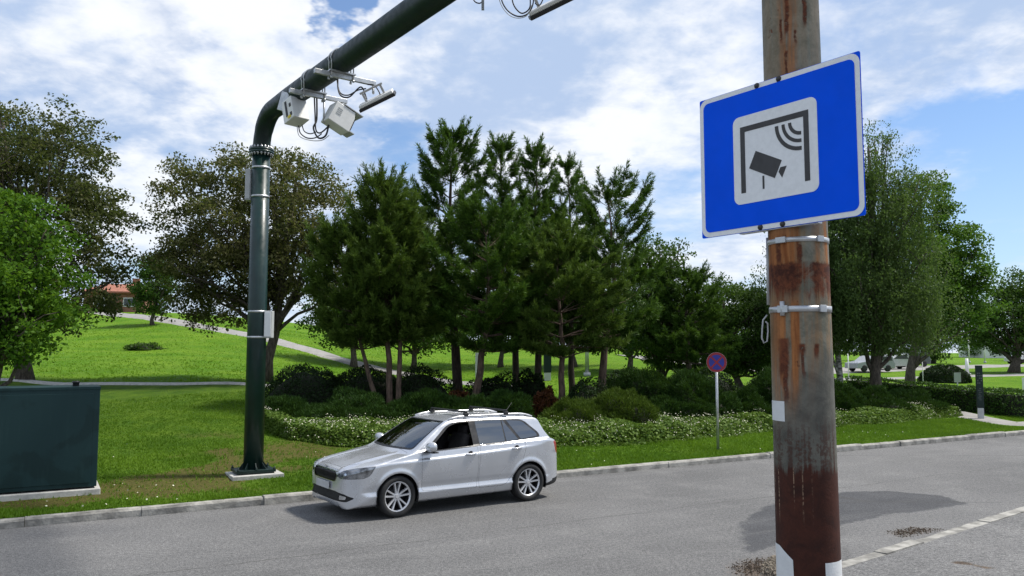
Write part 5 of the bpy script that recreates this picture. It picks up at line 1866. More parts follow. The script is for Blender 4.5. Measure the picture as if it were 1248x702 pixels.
# ------------------------------------------------------------------ house on the hill
x = px_x(147, 92); g0 = gz(x, 92)
house = empty('house', (x, 92, g0 - 0.3), 0.25, 'brick house with a reddish tiled roof on the hilltop between the bronze trees', 'house')
zr = at_depth(147, 343, 92)[2] - g0; ze = at_depth(147, 357, 92)[2] - g0
mb = MB(); mb.box((0, 0, ze / 2 + 0.1), (6, 7, ze + 0.2))
wl = mb.build('wall', M['brick'], house)
mb = MB()
Lh, Dh = 3.4, 4.1
mb.add([(-Lh, -Dh, ze), (Lh, -Dh, ze), (Lh, Dh, ze), (-Lh, Dh, ze), (-1.6, 0, zr), (1.6, 0, zr),
        (-Lh, -Dh, ze + .18), (Lh, -Dh, ze + .18), (Lh, Dh, ze + .18), (-Lh, Dh, ze + .18)],
       [(0, 1, 2, 3), (0, 1, 7, 6), (1, 2, 8, 7), (2, 3, 9, 8), (3, 0, 6, 9), (6, 7, 5, 4), (7, 8, 5), (8, 9, 4, 5), (9, 6, 4)])
rf = mb.build('roof', M['roof_tile'], house)
mb = MB(); mb.box((1.4, 0.6, zr + 0.1), (0.7, 0.7, 1.2))
mb.build('chimney', M['brick'], rf)
for k in range(2):
    mb = MB(); mb.box((-1.5 + k * 3.0, -3.52, ze * 0.55), (1.2, 0.10, 1.0))
    w_ = mb.build('window', M['white_box'], house)
    mb = MB(); mb.box((-1.5 + k * 3.0, -3.58, ze * 0.55), (1.0, 0.04, 0.8))
    mb.build('pane', M['glassdark'], w_)

# far office block glimpsed under the trees at the right
x = px_x(1250, 150); g0 = gz(x, 150)
ob = empty('office_block', (x, 150, g0 - 0.5), -0.1, 'low pale office block glimpsed behind the white flagpoles', 'building')
mb = MB(); mb.box((0, 0, 1.5), (20, 10, 3.2))
mb.build('wall', M['render_white'], ob)
for k in range(6):
    mb = MB(); mb.box((-7.6 + k * 2.9, -5.03, 1.8), (1.9, 0.06, 1.3))
    mb.build('window', M['glassdark'], ob)
mb = MB(); mb.box((0, 0, 3.25), (20.6, 10.6, 0.3))
mb.build('roof', M['grey_box'], ob)

# ------------------------------------------------------------------ gravel and leaf litter by the near kerb
def bits(name, label, polyc, n, size, mat, z0, hmax):
    c = np.array(polyc)
    ctr = c.mean(0); 
    P = []
    while len(P) < n:
        q = c.min(0) + rng.uniform(size=(n, 2)) * (c.max(0) - c.min(0))
        ok = in_poly(q[:, 0], q[:, 1], [tuple(a_) for a_ in c])
        q = q[ok]
        pdp = poly_dist(q[:, 0], q[:, 1], [tuple(a_) for a_ in c])
        P += list(q[rng.uniform(0, 1, len(q)) < (pdp / max(pdp.max(), 1e-6)) ** 1.2])
    P = np.array(P[:n])
    dd_ = poly_dist(P[:, 0], P[:, 1], [tuple(a_) for a_ in c])
    z = z0 + hmax * np.clip(dd_ / max(dd_.max(), 1e-6), 0, 1) * rng.uniform(0.2, 1, n)
    base = np.array([(1, 0, 0), (-1, 0, 0), (0, 1, 0), (0, -1, 0), (0, 0, .7), (0, 0, -.5)], float)
    F0 = np.array([(0, 2, 4), (2, 1, 4), (1, 3, 4), (3, 0, 4), (2, 0, 5), (1, 2, 5), (3, 1, 5), (0, 3, 5)])
    s = size * rng.uniform(0.5, 1.5, n)
    V = (base[None] * s[:, None, None] * rng.uniform(0.6, 1.3, (n, 6, 1)))
    a = rng.uniform(0, 6.28, n)
    V = np.stack([V[..., 0] * np.cos(a)[:, None] - V[..., 1] * np.sin(a)[:, None], V[..., 0] * np.sin(a)[:, None] + V[..., 1] * np.cos(a)[:, None], V[..., 2]], -1)
    V = V + np.c_[P, z][:, None]
    F = (F0[None] + np.arange(n)[:, None, None] * 6).reshape(-1, 3)
    return tag(raw_mesh(name, V.reshape(-1, 3), F, M[mat]), label, name.replace('_', ' '), kind='stuff')


bits('gravel', 'small heap of gravel and stones on the road left of the pole foot', [at_plane(*q)[:2] for q in ((924, 701), (930, 684), (947, 676), (956, 690), (950, 706))], 900, 0.013, 'gravel', 0.0, 0.09)
bits('dirt', 'dark leaf litter and dirt lying along the near kerb', [at_plane(*q)[:2] for q in dirt_px], 420, 0.010, 'dirt', 0.0, 0.012)
bits('dirt', 'dark soil spilled on the road around the gravel heap', [at_plane(*q)[:2] for q in ((880, 692), (900, 681), (946, 677), (950, 702), (900, 705))], 500, 0.009, 'dirt', 0.0, 0.02)
# ------------------------------------------------------------------ silver estate car
def spline(P, n=140, closed=True):
    """Catmull-Rom through 2-D points; a point given as (x, y, 1) is a hard corner (doubled)"""
    P = [tuple(p_) for p_ in P]
    Q = []
    N_ = len(P)
    rng_i = range(N_) if closed else range(N_ - 1)
    for i in rng_i:
        p0, p1, p2, p3 = [P[j % N_] if closed else P[max(0, min(N_ - 1, j))] for j in (i - 1, i, i + 1, i + 2)]
        a0 = np.array(p1[:2]) if len(p1) > 2 else np.array(p0[:2])
        a3 = np.array(p2[:2]) if len(p2) > 2 else np.array(p3[:2])
        a1, a2 = np.array(p1[:2]), np.array(p2[:2])
        L = np.linalg.norm(a2 - a1)
        k = max(2, int(L / 0.045))
        m1, m2 = (a2 - a0) / 2, (a3 - a1) / 2
        for m_ in (m1, m2):
            l_ = np.linalg.norm(m_)
            if l_ > L:
                m_ *= L / l_
        for j in range(k):
            t = j / k
            h1, h2, h3, h4 = 2 * t**3 - 3 * t**2 + 1, t**3 - 2 * t**2 + t, -2 * t**3 + 3 * t**2, t**3 - t**2
            Q.append(h1 * a1 + h2 * m1 + h3 * a2 + h4 * m2)
    return np.array(Q)


def sdf2(P, poly):
    """signed distance (negative inside) of points (n,2) to closed polygon"""
    d = np.full(len(P), 1e9)
    ins = np.zeros(len(P), bool)
    n = len(poly)
    for i in range(n):
        a, b = poly[i], poly[(i + 1) % n]
        e = b - a
        w = P - a
        t = np.clip((w @ e) / max(e @ e, 1e-12), 0, 1)
        d = np.minimum(d, ((w - t[:, None] * e) ** 2).sum(1))
        c = ((a[1] > P[:, 1]) != (b[1] > P[:, 1]))
        if abs(b[1] - a[1]) > 1e-12:
            ins ^= c & (P[:, 0] < (b[0] - a[0]) * (P[:, 1] - a[1]) / (b[1] - a[1]) + a[0])
    d = np.sqrt(d)
    return np.where(ins, -d, d)


class Field2:
    def __init__(s, poly, lo, hi, h=0.006):
        s.lo, s.h = np.array(lo), h
        s.n = np.ceil((np.array(hi) - s.lo) / h).astype(int) + 1
        xs = s.lo[0] + np.arange(s.n[0]) * h
        ys = s.lo[1] + np.arange(s.n[1]) * h
        g = np.stack(np.meshgrid(xs, ys, indexing='ij'), -1).reshape(-1, 2)
        s.f = sdf2(g, poly).reshape(s.n)

    def __call__(s, a, b):
        u = np.clip((a - s.lo[0]) / s.h, 0, s.n[0] - 1.001)
        v = np.clip((b - s.lo[1]) / s.h, 0, s.n[1] - 1.001)
        i, j = u.astype(int), v.astype(int)
        u, v = u - i, v - j
        f = s.f
        return f[i, j] * (1 - u) * (1 - v) + f[i + 1, j] * u * (1 - v) + f[i, j + 1] * (1 - u) * v + f[i + 1, j + 1] * u * v


def smax(a, b, k):
    h = np.clip(0.5 + 0.5 * (a - b) / k, 0, 1)
    return b + (a - b) * h + k * h * (1 - h)


def smin(a, b, k):
    return -smax(-a, -b, k)


WB = 2.47
side_low = spline([(-0.74, 0.185), (-0.83, 0.215), (-0.868, 0.30), (-0.872, 0.42), (-0.870, 0.54), (-0.860, 0.65), (-0.832, 0.72), (-0.755, 0.772), (-0.56, 0.828), (-0.25, 0.888), (0.10, 0.94), (0.42, 0.978), (0.8, 0.985), (2.0, 1.0),
                   (2.7, 1.02), (2.98, 1.02), (3.12, 0.97), (3.20, 0.86), (3.25, 0.68), (3.262, 0.54), (3.245, 0.42), (3.19, 0.30), (3.09, 0.24), (2.8, 0.20, 1), (0.5, 0.185, 1)])
plan_low = [(-0.872, 0.0), (-0.868, 0.28), (-0.845, 0.52), (-0.785, 0.69), (-0.66, 0.79), (-0.42, 0.840), (-0.05, 0.857), (0.6, 0.866), (1.4, 0.868), (2.2, 0.862), (2.66, 0.845), (2.95, 0.81), (3.13, 0.74), (3.225, 0.58), (3.252, 0.30), (3.262, 0.0)]
plan_low = spline(plan_low + [(x_, -y_) for x_, y_ in plan_low[-2:0:-1]])
# front-view half section with the shoulder crease and the sill crease
sec = [(0.0, 0.16, 1), (0.72, 0.175, 1), (0.80, 0.215), (0.832, 0.275), (0.852, 0.345, 1), (0.826, 0.41), (0.842, 0.50), (0.858, 0.62), (0.868, 0.74), (0.874, 0.826, 1), (0.842, 0.860), (0.826, 0.935), (0.800, 0.985), (0.755, 1.03), (0.6, 1.09), (0.3, 1.13)]
sec_low = spline(sec + [(0.0, 1.14, 1)] + [((-q[0], q[1], 1) if len(q) > 2 else (-q[0], q[1])) for q in sec[:0:-1]])
side_gh = spline([(-0.10, 0.80, 1), (0.10, 0.945), (0.22, 1.01), (0.52, 1.185), (0.82, 1.35), (1.00, 1.415), (1.25, 1.45), (1.65, 1.463), (2.05, 1.455), (2.45, 1.428), (2.72, 1.395), (2.84, 1.365), (2.885, 1.325, 1), (2.99, 1.14), (3.12, 0.97), (3.17, 0.80, 1)])
gsec = [(0.0, 0.70, 1), (0.835, 0.70, 1), (0.828, 0.90), (0.805, 0.98), (0.745, 1.12), (0.672, 1.27), (0.625, 1.375), (0.56, 1.432), (0.40, 1.458), (0.2, 1.47)]
sec_gh = spline(gsec + [(0.0, 1.473)] + [((-q[0], q[1], 1) if len(q) > 2 else (-q[0], q[1])) for q in gsec[:0:-1]])
F_sl = Field2(side_low, (-1.1, 0.0), (3.7, 1.7)); F_pl = Field2(plan_low, (-1.1, -1.1), (3.7, 1.1))
F_cl = Field2(sec_low, (-1.1, 0.0), (1.1, 1.7)); F_sg = Field2(side_gh, (-1.1, 0.0), (3.7, 1.7)); F_cg = Field2(sec_gh, (-1.1, 0.0), (1.1, 1.7))


def car_F(P):
    x, y, z = P[:, 0], P[:, 1], P[:, 2]
    ay = np.abs(y)
    front = np.clip((0.7 - x) / 0.9, 0, 1)
    # bonnet: crowned, with two soft ridges
    zc = z + front * (0.045 * (ay / 0.8) ** 2 - 0.017 * np.exp(-((ay - 0.50) / 0.05) ** 2) * np.clip((0.5 - x) / 0.4, 0, 1))
    # nose leans in at the top, lower lip forward
    low = smax(F_sl(x, zc), F_pl(x, y), 0.05)
    narrow = 1 + 0.05 * np.clip((x - 2.6) / 0.8, 0, 1) ** 2 + 0.02 * np.clip((-x) / 0.8, 0, 1)
    zs_ = z - 0.040 * (x - 0.45) * np.clip((z - 0.5) / 0.25, 0, 1)
    low = smax(low, F_cl(y * narrow, zs_), 0.010)
    xs = x - 0.24 * ay ** 2 * np.clip((1.5 - x) / 1.2, 0, 1) + 0.16 * ay ** 2 * np.clip((x - 2.3) / 0.6, 0, 1)
    k = 1 + 0.055 * np.clip((x - 1.2) / 1.7, 0, 1) ** 1.6 + 0.02 * np.clip((1.0 - x) / 0.9, 0, 1)
    gh = smax(F_sg(xs, z), F_cg(y * k, z), 0.035)
    f = smin(low, gh, 0.03)
    # wheel-arch flares
    for xc in (0.0, WB):
        r = np.hypot(x - xc, z - 0.315)
        fl = 0.011 * np.exp(-((r - 0.375) / 0.035) ** 2) * (ay > 0.6) * np.clip((z - 0.30) / 0.08, 0, 1)
        f = f - fl
    return f


def grad(P, e=0.010):
    g = np.zeros_like(P)
    for i in range(3):
        d = np.zeros(3); d[i] = e
        g[:, i] = (car_F(P + d) - car_F(P - d)) / (2 * e)
    return g


def surface_nets(F3, lo, h):
    nx, ny, nz = F3.shape
    s = F3 < 0
    c = [(0, 0, 0), (1, 0, 0), (0, 1, 0), (1, 1, 0), (0, 0, 1), (1, 0, 1), (0, 1, 1), (1, 1, 1)]
    cnt = sum(s[a:nx - 1 + a, b:ny - 1 + b, d:nz - 1 + d].astype(int) for a, b, d in c)
    act = (cnt > 0) & (cnt < 8)
    idx = -np.ones(act.shape, int)
    ijk = np.argwhere(act)
    idx[act] = np.arange(len(ijk))
    acc = np.zeros((len(ijk), 3)); nn = np.zeros(len(ijk))
    for a in range(8):
        for b in range(a + 1, 8):
            df = np.abs(np.subtract(c[a], c[b]))
            if df.sum() != 1:
                continue
            va = F3[tuple((ijk + c[a]).T)]; vb = F3[tuple((ijk + c[b]).T)]
            k = (va < 0) != (vb < 0)
            t = va[k] / (va[k] - vb[k])
            acc[k] += np.array(c[a]) + t[:, None] * (np.array(c[b]) - np.array(c[a]))
            nn[k] += 1
    V = lo + (ijk + acc / nn[:, None]) * h
    quads_ = []
    for ax in range(3):
        o1, o2 = [(1, 2), (2, 0), (0, 1)][ax]
        sl0 = [slice(1, n_ - 1) for n_ in F3.shape]; sl1 = [slice(1, n_ - 1) for n_ in F3.shape]
        sl0[ax] = slice(0, F3.shape[ax] - 1); sl1[ax] = slice(1, F3.shape[ax])
        a, b = s[tuple(sl0)], s[tuple(sl1)]
        for flip in (False, True):
            e = np.argwhere((a & ~b) if not flip else (~a & b))
            off = np.array([1, 1, 1]); off[ax] = 0
            e = e + off
            u1 = np.zeros(3, int); u1[o1] = 1
            u2 = np.zeros(3, int); u2[o2] = 1
            q = np.stack([idx[tuple((e - u1 - u2).T)], idx[tuple((e - u2).T)], idx[tuple(e.T)], idx[tuple((e - u1).T)]], 1)
            if flip:
                q = q[:, ::-1]
            quads_.append(q)
    return V, np.concatenate(quads_)


HV = 0.021
lo = np.array([-0.98, -0.98, 0.10]); hi = np.array([3.5, 0.98, 1.52])
nn_ = np.ceil((hi - lo) / HV).astype(int)
gx, gy, gzv = [lo[i] + np.arange(nn_[i]) * HV for i in range(3)]
F3 = np.empty(nn_)
for i_ in range(nn_[0]):
    yy_, zz_ = np.meshgrid(gy, gzv, indexing='ij')
    F3[i_] = car_F(np.c_[np.full(yy_.size, gx[i_]), yy_.ravel(), zz_.ravel()]).reshape(yy_.shape)
CV, CF = surface_nets(F3, lo, HV)
for it in range(5):
    f_ = car_F(CV); g_ = grad(CV)
    CV = CV - g_ * (f_ / np.maximum((g_ ** 2).sum(1), 0.2))[:, None] * 0.9
    if it < 3:      # even out the mesh along the surface
        acc = np.zeros_like(CV); num = np.zeros(len(CV))
        for a_, b_ in ((0, 1), (1, 2), (2, 3), (3, 0)):
            np.add.at(acc, CF[:, a_], CV[CF[:, b_]]); np.add.at(acc, CF[:, b_], CV[CF[:, a_]])
            np.add.at(num, CF[:, a_], 1); np.add.at(num, CF[:, b_], 1)
        CV = CV * 0.5 + 0.5 * acc / num[:, None]
bmc = bmesh.new()
bv = [bmc.verts.new(v) for v in CV]
for q in CF:
    try:
        bmc.faces.new([bv[i] for i in q])
    except ValueError:
        pass
REG = bmc.faces.layers.int.new('region')
NAMES = {0: 'body'}


def carve(name, poly, proj, cond, inset=None, only=(0,)):
    """cut the shell along a convex outline and mark what lies inside. proj: two 3-vectors giving plane coordinates"""
    key = [k for k, v in NAMES.items() if v == name]
    key = key[0] if key else max(NAMES) + 1
    NAMES[key] = name
    A, B = [Vector(v) for v in proj]
    n_ = len(poly)
    area = sum(poly[i][0] * poly[(i + 1) % n_][1] - poly[(i + 1) % n_][0] * poly[i][1] for i in range(n_))
    poly = poly if area > 0 else poly[::-1]
    xs, ys = [p_[0] for p_ in poly], [p_[1] for p_ in poly]
    cand = []
    for f in bmc.faces:
        if f[REG] not in only:
            continue
        c = f.calc_center_median()
        if not cond(c, f.normal):
            continue
        u, v = [A.dot(w.co) for w in f.verts], [B.dot(w.co) for w in f.verts]
        if max(u) < min(xs) or min(u) > max(xs) or max(v) < min(ys) or min(v) > max(ys):
            continue
        cand.append(f)
    AB = A.cross(B)
    AA, BB, ABd = A.dot(A), B.dot(B), A.dot(B)
    for i in range(n_):
        p0, p1 = poly[i], poly[(i + 1) % n_]
        nu, nv = (p1[1] - p0[1]), -(p1[0] - p0[0])       # outward
        # plane: nu*(A.x)+nv*(B.x) = c
        pn = A * nu + B * nv
        L = pn.length
        cc = nu * p0[0] + nv * p0[1]
        co = pn * (cc / (L * L))
        geom = set(cand)
        for f in cand:
            geom.update(f.verts); geom.update(f.edges)
        r = bmesh.ops.bisect_plane(bmc, geom=list(geom), dist=1e-5, plane_co=co, plane_no=pn / L)
        fs = [g for g in r['geom'] if isinstance(g, bmesh.types.BMFace)] + [f for f in cand if f.is_valid]
        fs = list({f for f in fs if f.is_valid})
        cand = [f for f in fs if pn.dot(f.calc_center_median()) < cc + 1e-7]
    for f in cand:
        f[REG] = key
    return cand


def rounded(poly, r, n=4):
    """round the corners of a convex polygon"""
    Q = []
    m_ = len(poly)
    rr = r if hasattr(r, '__len__') else [r] * m_
    for i in range(m_):
        p0, p1, p2 = np.array(poly[i - 1]), np.array(poly[i]), np.array(poly[(i + 1) % m_])
        a, b = (p0 - p1), (p2 - p1)
        q = min(rr[i], 0.45 * np.linalg.norm(a), 0.45 * np.linalg.norm(b))
        a, b = p1 + a / np.linalg.norm(a) * q, p1 + b / np.linalg.norm(b) * q
        for k in range(n + 1):
            t = k / n
            Q.append(tuple((1 - t) ** 2 * a + 2 * t * (1 - t) * p1 + t * t * b))
    return Q


XZ = ((1, 0, 0), (0, 0, 1)); YZ = ((0, 1, 0), (0, 0, 1)); XY = ((1, 0, 0), (0, 1, 0))


def shrink(poly, d):
    c = np.mean(poly, axis=0)
    n_ = len(poly)
    out = []
    area = sum(poly[i][0] * poly[(i + 1) % n_][1] - poly[(i + 1) % n_][0] * poly[i][1] for i in range(n_))
    s = 1 if area > 0 else -1
    for i in range(n_):
        a, b, c_ = np.array(poly[i - 1]), np.array(poly[i]), np.array(poly[(i + 1) % n_])
        e1 = (b - a) / max(np.linalg.norm(b - a), 1e-9); e2 = (c_ - b) / max(np.linalg.norm(c_ - b), 1e-9)
        n1 = np.array([-e1[1], e1[0]]) * s; n2 = np.array([-e2[1], e2[0]]) * s
        m_ = n1 + n2
        m_ = m_ / max(m_ @ m_, 0.25) * 2
        out.append(tuple(b + m_ * d * 0.5 * 1.0))
    return out


def panel(name, poly, proj, cond, gap=0.0075, only=(0,)):
    carve('shut_line', poly, proj, cond, only=only)
    key = [k for k, v in NAMES.items() if v == 'shut_line'][0]
    return carve(name, shrink(poly, gap), proj, cond, only=(key,))


AR = 0.352
for side in (-1, 1):
    lat = lambda c, n, s=side: c.y * s > 0.45
    for xc, rad_ in ((0.0, AR), (WB, AR)):
        carve('arch', [(xc + rad_ * math.cos(t), 0.318 + rad_ * math.sin(t) * 1.0) for t in np.linspace(0, 2 * math.pi, 33)[:-1]], XZ, lambda c, n, s=side: c.y * s > 0.55)
# windows (side)
W_F = [(0.54, 0.965), (1.38, 1.000), (1.38, 1.372), (1.14, 1.358), (0.99, 1.318)]
W_R = [(1.50, 1.005), (2.02, 1.025), (2.02, 1.372), (1.50, 1.376)]
W_V = [(2.045, 1.026), (2.30, 1.038), (2.055, 1.368), (2.045, 1.368)]
W_Q = [(2.355, 1.042), (2.72, 1.075), (2.70, 1.13), (2.45, 1.338), (2.135, 1.362)]
TRM = [(0.44, 0.943), (2.5, 1.032), (2.775, 1.058), (2.755, 1.13), (2.48, 1.36), (2.2, 1.38), (1.50, 1.396), (1.12, 1.378), (0.95, 1.335)]
for side, sn in ((-1, 'near'), (1, 'far')):
    cnd = lambda c, n, s=side: c.y * s > 0.3 and n.y * s > 0.3 and c.z > 0.9
    carve('window_surround', rounded(TRM, [0.02, 0.1, 0.05, 0.08, 0.1, 0.2, 0.2, 0.15, 0.1]), XZ, cnd)
    ks = tuple(k for k, v in NAMES.items() if v == 'window_surround')
    carve('glass_front_' + sn, rounded(W_F, [0.02, 0.02, 0.03, 0.12, 0.12]), XZ, cnd, only=ks)
    carve('glass_rear_' + sn, rounded(W_R, 0.025), XZ, cnd, only=ks)
    carve('glass_vent_' + sn, rounded(W_V, [0.02, 0.02, 0.005, 0.005]), XZ, cnd, only=ks)
    carve('glass_quarter_' + sn, rounded(W_Q, [0.02, 0.03, 0.06, 0.06, 0.02]), XZ, cnd, only=ks)
# windscreen and rear screen
fw = lambda c, n: n.x < -0.15 and c.z > 0.95 and c.x > 0.0 and c.x < 1.3
carve('screen_surround', rounded([(-0.715, 0.985), (0.715, 0.985), (0.572, 1.396), (-0.572, 1.396)], 0.05), YZ, fw)
ks = tuple(k for k, v in NAMES.items() if v == 'screen_surround')
carve('windscreen', rounded([(-0.68, 1.01), (0.68, 1.01), (0.545, 1.385), (-0.545, 1.385)], 0.05), YZ, fw, only=ks)
rw = lambda c, n: n.x > 0.5 and c.z > 1.0 and c.x > 2.7
carve('rear_glass', rounded([(-0.60, 1.04), (0.60, 1.04), (0.50, 1.285), (-0.50, 1.285)], 0.05), YZ, rw)
# lamps: t runs round the corner from nose to flank
r2 = 1 / math.sqrt(2)
for side, sn in ((-1, 'near'), (1, 'far')):
    TF = ((r2, side * r2, 0), (0, 0, 1))
    cnd = lambda c, n, s=side: c.x < 0.1 and c.y * s > 0.2
    HL = [(-0.275, 0.652), (-0.19, 0.618), (0.19, 0.626), (0.265, 0.665), (0.335, 0.800), (0.10, 0.782), (-0.15, 0.738)]
    carve('lamp_edge', rounded(HL, [0.03, 0.05, 0.06, 0.05, 0.02, 0.1, 0.1]), TF, cnd)
    kl = tuple(k for k, v in NAMES.items() if v == 'lamp_edge')
    carve('headlamp_' + sn, shrink(rounded(HL, [0.03, 0.05, 0.06, 0.05, 0.02, 0.1, 0.1]), 0.008), TF, cnd, only=kl)
    TR = ((r2, -side * r2, 0), (0, 0, 1))
    cnr = lambda c, n, s=side: c.x > 2.8 and c.y * s > 0.2
    carve('taillamp_' + sn, rounded([(1.575, 0.975), (1.615, 0.80), (1.70, 0.745), (1.90, 0.745), (1.90, 0.985)], 0.03), TR, cnr)
# grille, lower intake, number plate recess
nose = lambda c, n: c.x < -0.5 and n.x < -0.2
carve('grille_frame', rounded([(-0.42, 0.562), (0.42, 0.562), (0.48, 0.66), (0.42, 0.722), (-0.42, 0.722), (-0.48, 0.66)], 0.04), YZ, nose)
kg = tuple(k for k, v in NAMES.items() if v == 'grille_frame')
carve('grille', rounded([(-0.415, 0.567), (0.415, 0.567), (0.472, 0.658), (0.412, 0.709), (-0.412, 0.709), (-0.472, 0.658)], 0.03), YZ, nose, only=kg)
lowc = lambda c, n: c.x < -0.35 and c.z < 0.5
carve('lower_intake', rounded([(-0.70, 0.285), (0.70, 0.285), (0.785, 0.345), (0.66, 0.40), (0.42, 0.425), (-0.42, 0.425), (-0.66, 0.40), (-0.785, 0.345)], 0.03), YZ, lambda c, n: c.x < -0.42 and n.x < -0.03 and c.z < 0.5)
for side, sn in ((-1, 'near'), (1, 'far')):
    ki = tuple(k for k, v in NAMES.items() if v == 'lower_intake')
    carve('foglamp_' + sn, rounded([(side * 0.545, 0.308), (side * 0.68, 0.320), (side * 0.695, 0.362), (side * 0.56, 0.378)], 0.02), YZ, lambda c, n: c.x < -0.42 and c.z < 0.5, only=ki)
# doors, bonnet, bumpers
for side, sn in ((-1, 'near'), (1, 'far')):
    cnd = lambda c, n, s=side: c.y * s > 0.5 and n.y * s > 0.2
    panel('door_front_' + sn, rounded([(0.41, 0.36), (1.415, 0.32), (1.44, 0.60), (1.44, 0.985), (0.425, 0.938), (0.40, 0.80)], [0.05, 0.05, 0.1, 0.01, 0.05, 0.1]), XZ, cnd)
    panel('door_rear_' + sn, rounded([(1.43, 0.315), (1.98, 0.315), (2.32, 0.68), (2.40, 0.90), (2.39, 1.018), (1.453, 0.986), (1.455, 0.6)], [0.03, 0.1, 0.2, 0.1, 0.02, 0.01, 0.1]), XZ, cnd)
top = lambda c, n: n.z > 0.35 and c.x < 0.45 and c.z > 0.7
panel('bonnet', rounded([(-0.745, -0.46), (-0.745, 0.46), (-0.30, 0.675), (0.22, 0.735), (0.22, -0.735), (-0.30, -0.675)], [0.1, 0.1, 0.2, 0.05, 0.05, 0.2]), XY, top)
# rear bumper foot in dark plastic
carve('rear_valance', [(-0.82, 0.1), (0.82, 0.1), (0.80, 0.33), (0.62, 0.40), (-0.62, 0.40), (-0.80, 0.33)], YZ, lambda c, n: c.x > 2.9)
for side, sn in ((-1, 'n'), (1, 'f')):
    carve('rear_valance', [(2.80, 0.1), (3.5, 0.1), (3.5, 0.38), (3.08, 0.33), (2.80, 0.25)], XZ, lambda c, n, s=side: c.y * s > 0.5 and c.x > 2.75)
# underside
carve('floor_pan', [(-0.7, -0.74), (3.2, -0.74), (3.2, 0.74), (-0.7, 0.74)], XY, lambda c, n: n.z < -0.7)

bmesh.ops.remove_doubles(bmc, verts=bmc.verts, dist=0.0016)
bmesh.ops.dissolve_degenerate(bmc, dist=0.0008, edges=bmc.edges)
bmesh.ops.triangulate(bmc, faces=bmc.faces, quad_method='BEAUTY', ngon_method='BEAUTY')
bmc.verts.index_update()
PV = np.array([v.co[:] for v in bmc.verts])
for _ in range(2):
    g_ = grad(PV)
    PV = PV - g_ * (car_F(PV) / np.maximum((g_ ** 2).sum(1), 0.3))[:, None] * 0.8
for v, c in zip(bmc.verts, PV):
    v.co = c
# split the shell into the parts
groups = {}
for f in bmc.faces:
    groups.setdefault(NAMES[f[REG]], []).append(f)
front = np.array([-1.78, 12.6]); rear = np.array([0.24, 13.98])
hd_ = (rear - front) / np.linalg.norm(rear - front)
lat_ = np.array([-hd_[1], hd_[0]])
mid = (front + rear) / 2 + lat_ * 0.76 - hd_ * WB / 2
car = empty('parked_car', (mid[0], mid[1], 0.004), math.atan2(hd_[1], hd_[0]), 'silver estate car with black roof bars parked at the far kerb', 'car')


def shell_part(keys, name, mat, parent, push=0.0, thick=0.0):
    fs = [f for k in keys for f in groups.get(k, [])]
    if not fs:
        print('car: nothing for', name, keys)
        return None
    vm, V, F = {}, [], []
    for f in fs:
        idx = []
        for v in f.verts:
            if v.index not in vm:
                vm[v.index] = len(V)
                V.append(v.co[:])
            idx.append(vm[v.index])
        F.append(idx)
    V = np.array(V)
    Nn = grad(V)
    Nn = Nn / np.maximum(np.linalg.norm(Nn, axis=1, keepdims=True), 1e-6)
    V2 = V + Nn * push
    me = bpy.data.meshes.new(name)
    me.from_pydata([tuple(v) for v in V2], [], F)
    me.polygons.foreach_set('use_smooth', np.ones(len(F), bool))
    me.validate()
    try:
        me.normals_split_custom_set_from_vertices([tuple(v) for v in Nn])
    except Exception as ex_:
        print('normals', ex_)
    return link(name, me, M[mat], parent)


bmc.verts.index_update()
body = shell_part(['body'], 'body', 'paint', car)
shell_part(['shut_line'], 'panel_gap', 'trim', body, -0.012)
for sn in ('near', 'far'):
    d1 = shell_part(['door_front_' + sn], 'door', 'paint', car)
    d2 = shell_part(['door_rear_' + sn], 'door', 'paint', car)
    for dd_, xs_, zs_ in ((d1, 1.29, 0.868), (d2, 2.20, 0.905)):
        s = -1 if sn == 'near' else 1
        mb = MB()
        P = []
        for t in np.linspace(0, 1, 9):
            P.append((xs_ - 0.10 + 0.20 * t, s * (0.862 + 0.028 * math.sin(math.pi * t) ** 0.6), zs_ + 0.006 * t))
        mb.tube(P, [0.012, 0.016, 0.018, 0.018, 0.018, 0.018, 0.018, 0.016, 0.012], 10)
        mb.build('handle', M['paint'], dd_, fixn=False)
        mb = MB(); mb.lathe([(0.0001, 0.0), (0.045, 0.0), (0.05, -0.006)], origin=(xs_, s * 0.8575, zs_ + 0.003), axis='y', seg=18)
        mb.build('handle_recess', M['alloy_dark'], dd_, fixn=False)
    if sn == 'far':
        shell_part(['glass_front_far'], 'window', 'glass', car)
    shell_part(['glass_rear_' + sn], 'window', 'glass', car)
    shell_part(['glass_quarter_' + sn], 'window', 'glass', car)
    shell_part(['glass_vent_' + sn], 'window', 'glass', car)
shell_part(['bonnet'], 'bonnet', 'paint', car)
shell_part(['window_surround', 'screen_surround', 'lamp_edge'], 'window_trim', 'trim', car, -0.002)
shell_part(['windscreen'], 'windscreen', 'screen', car)
shell_part(['rear_glass'], 'rear_window', 'glass', car)
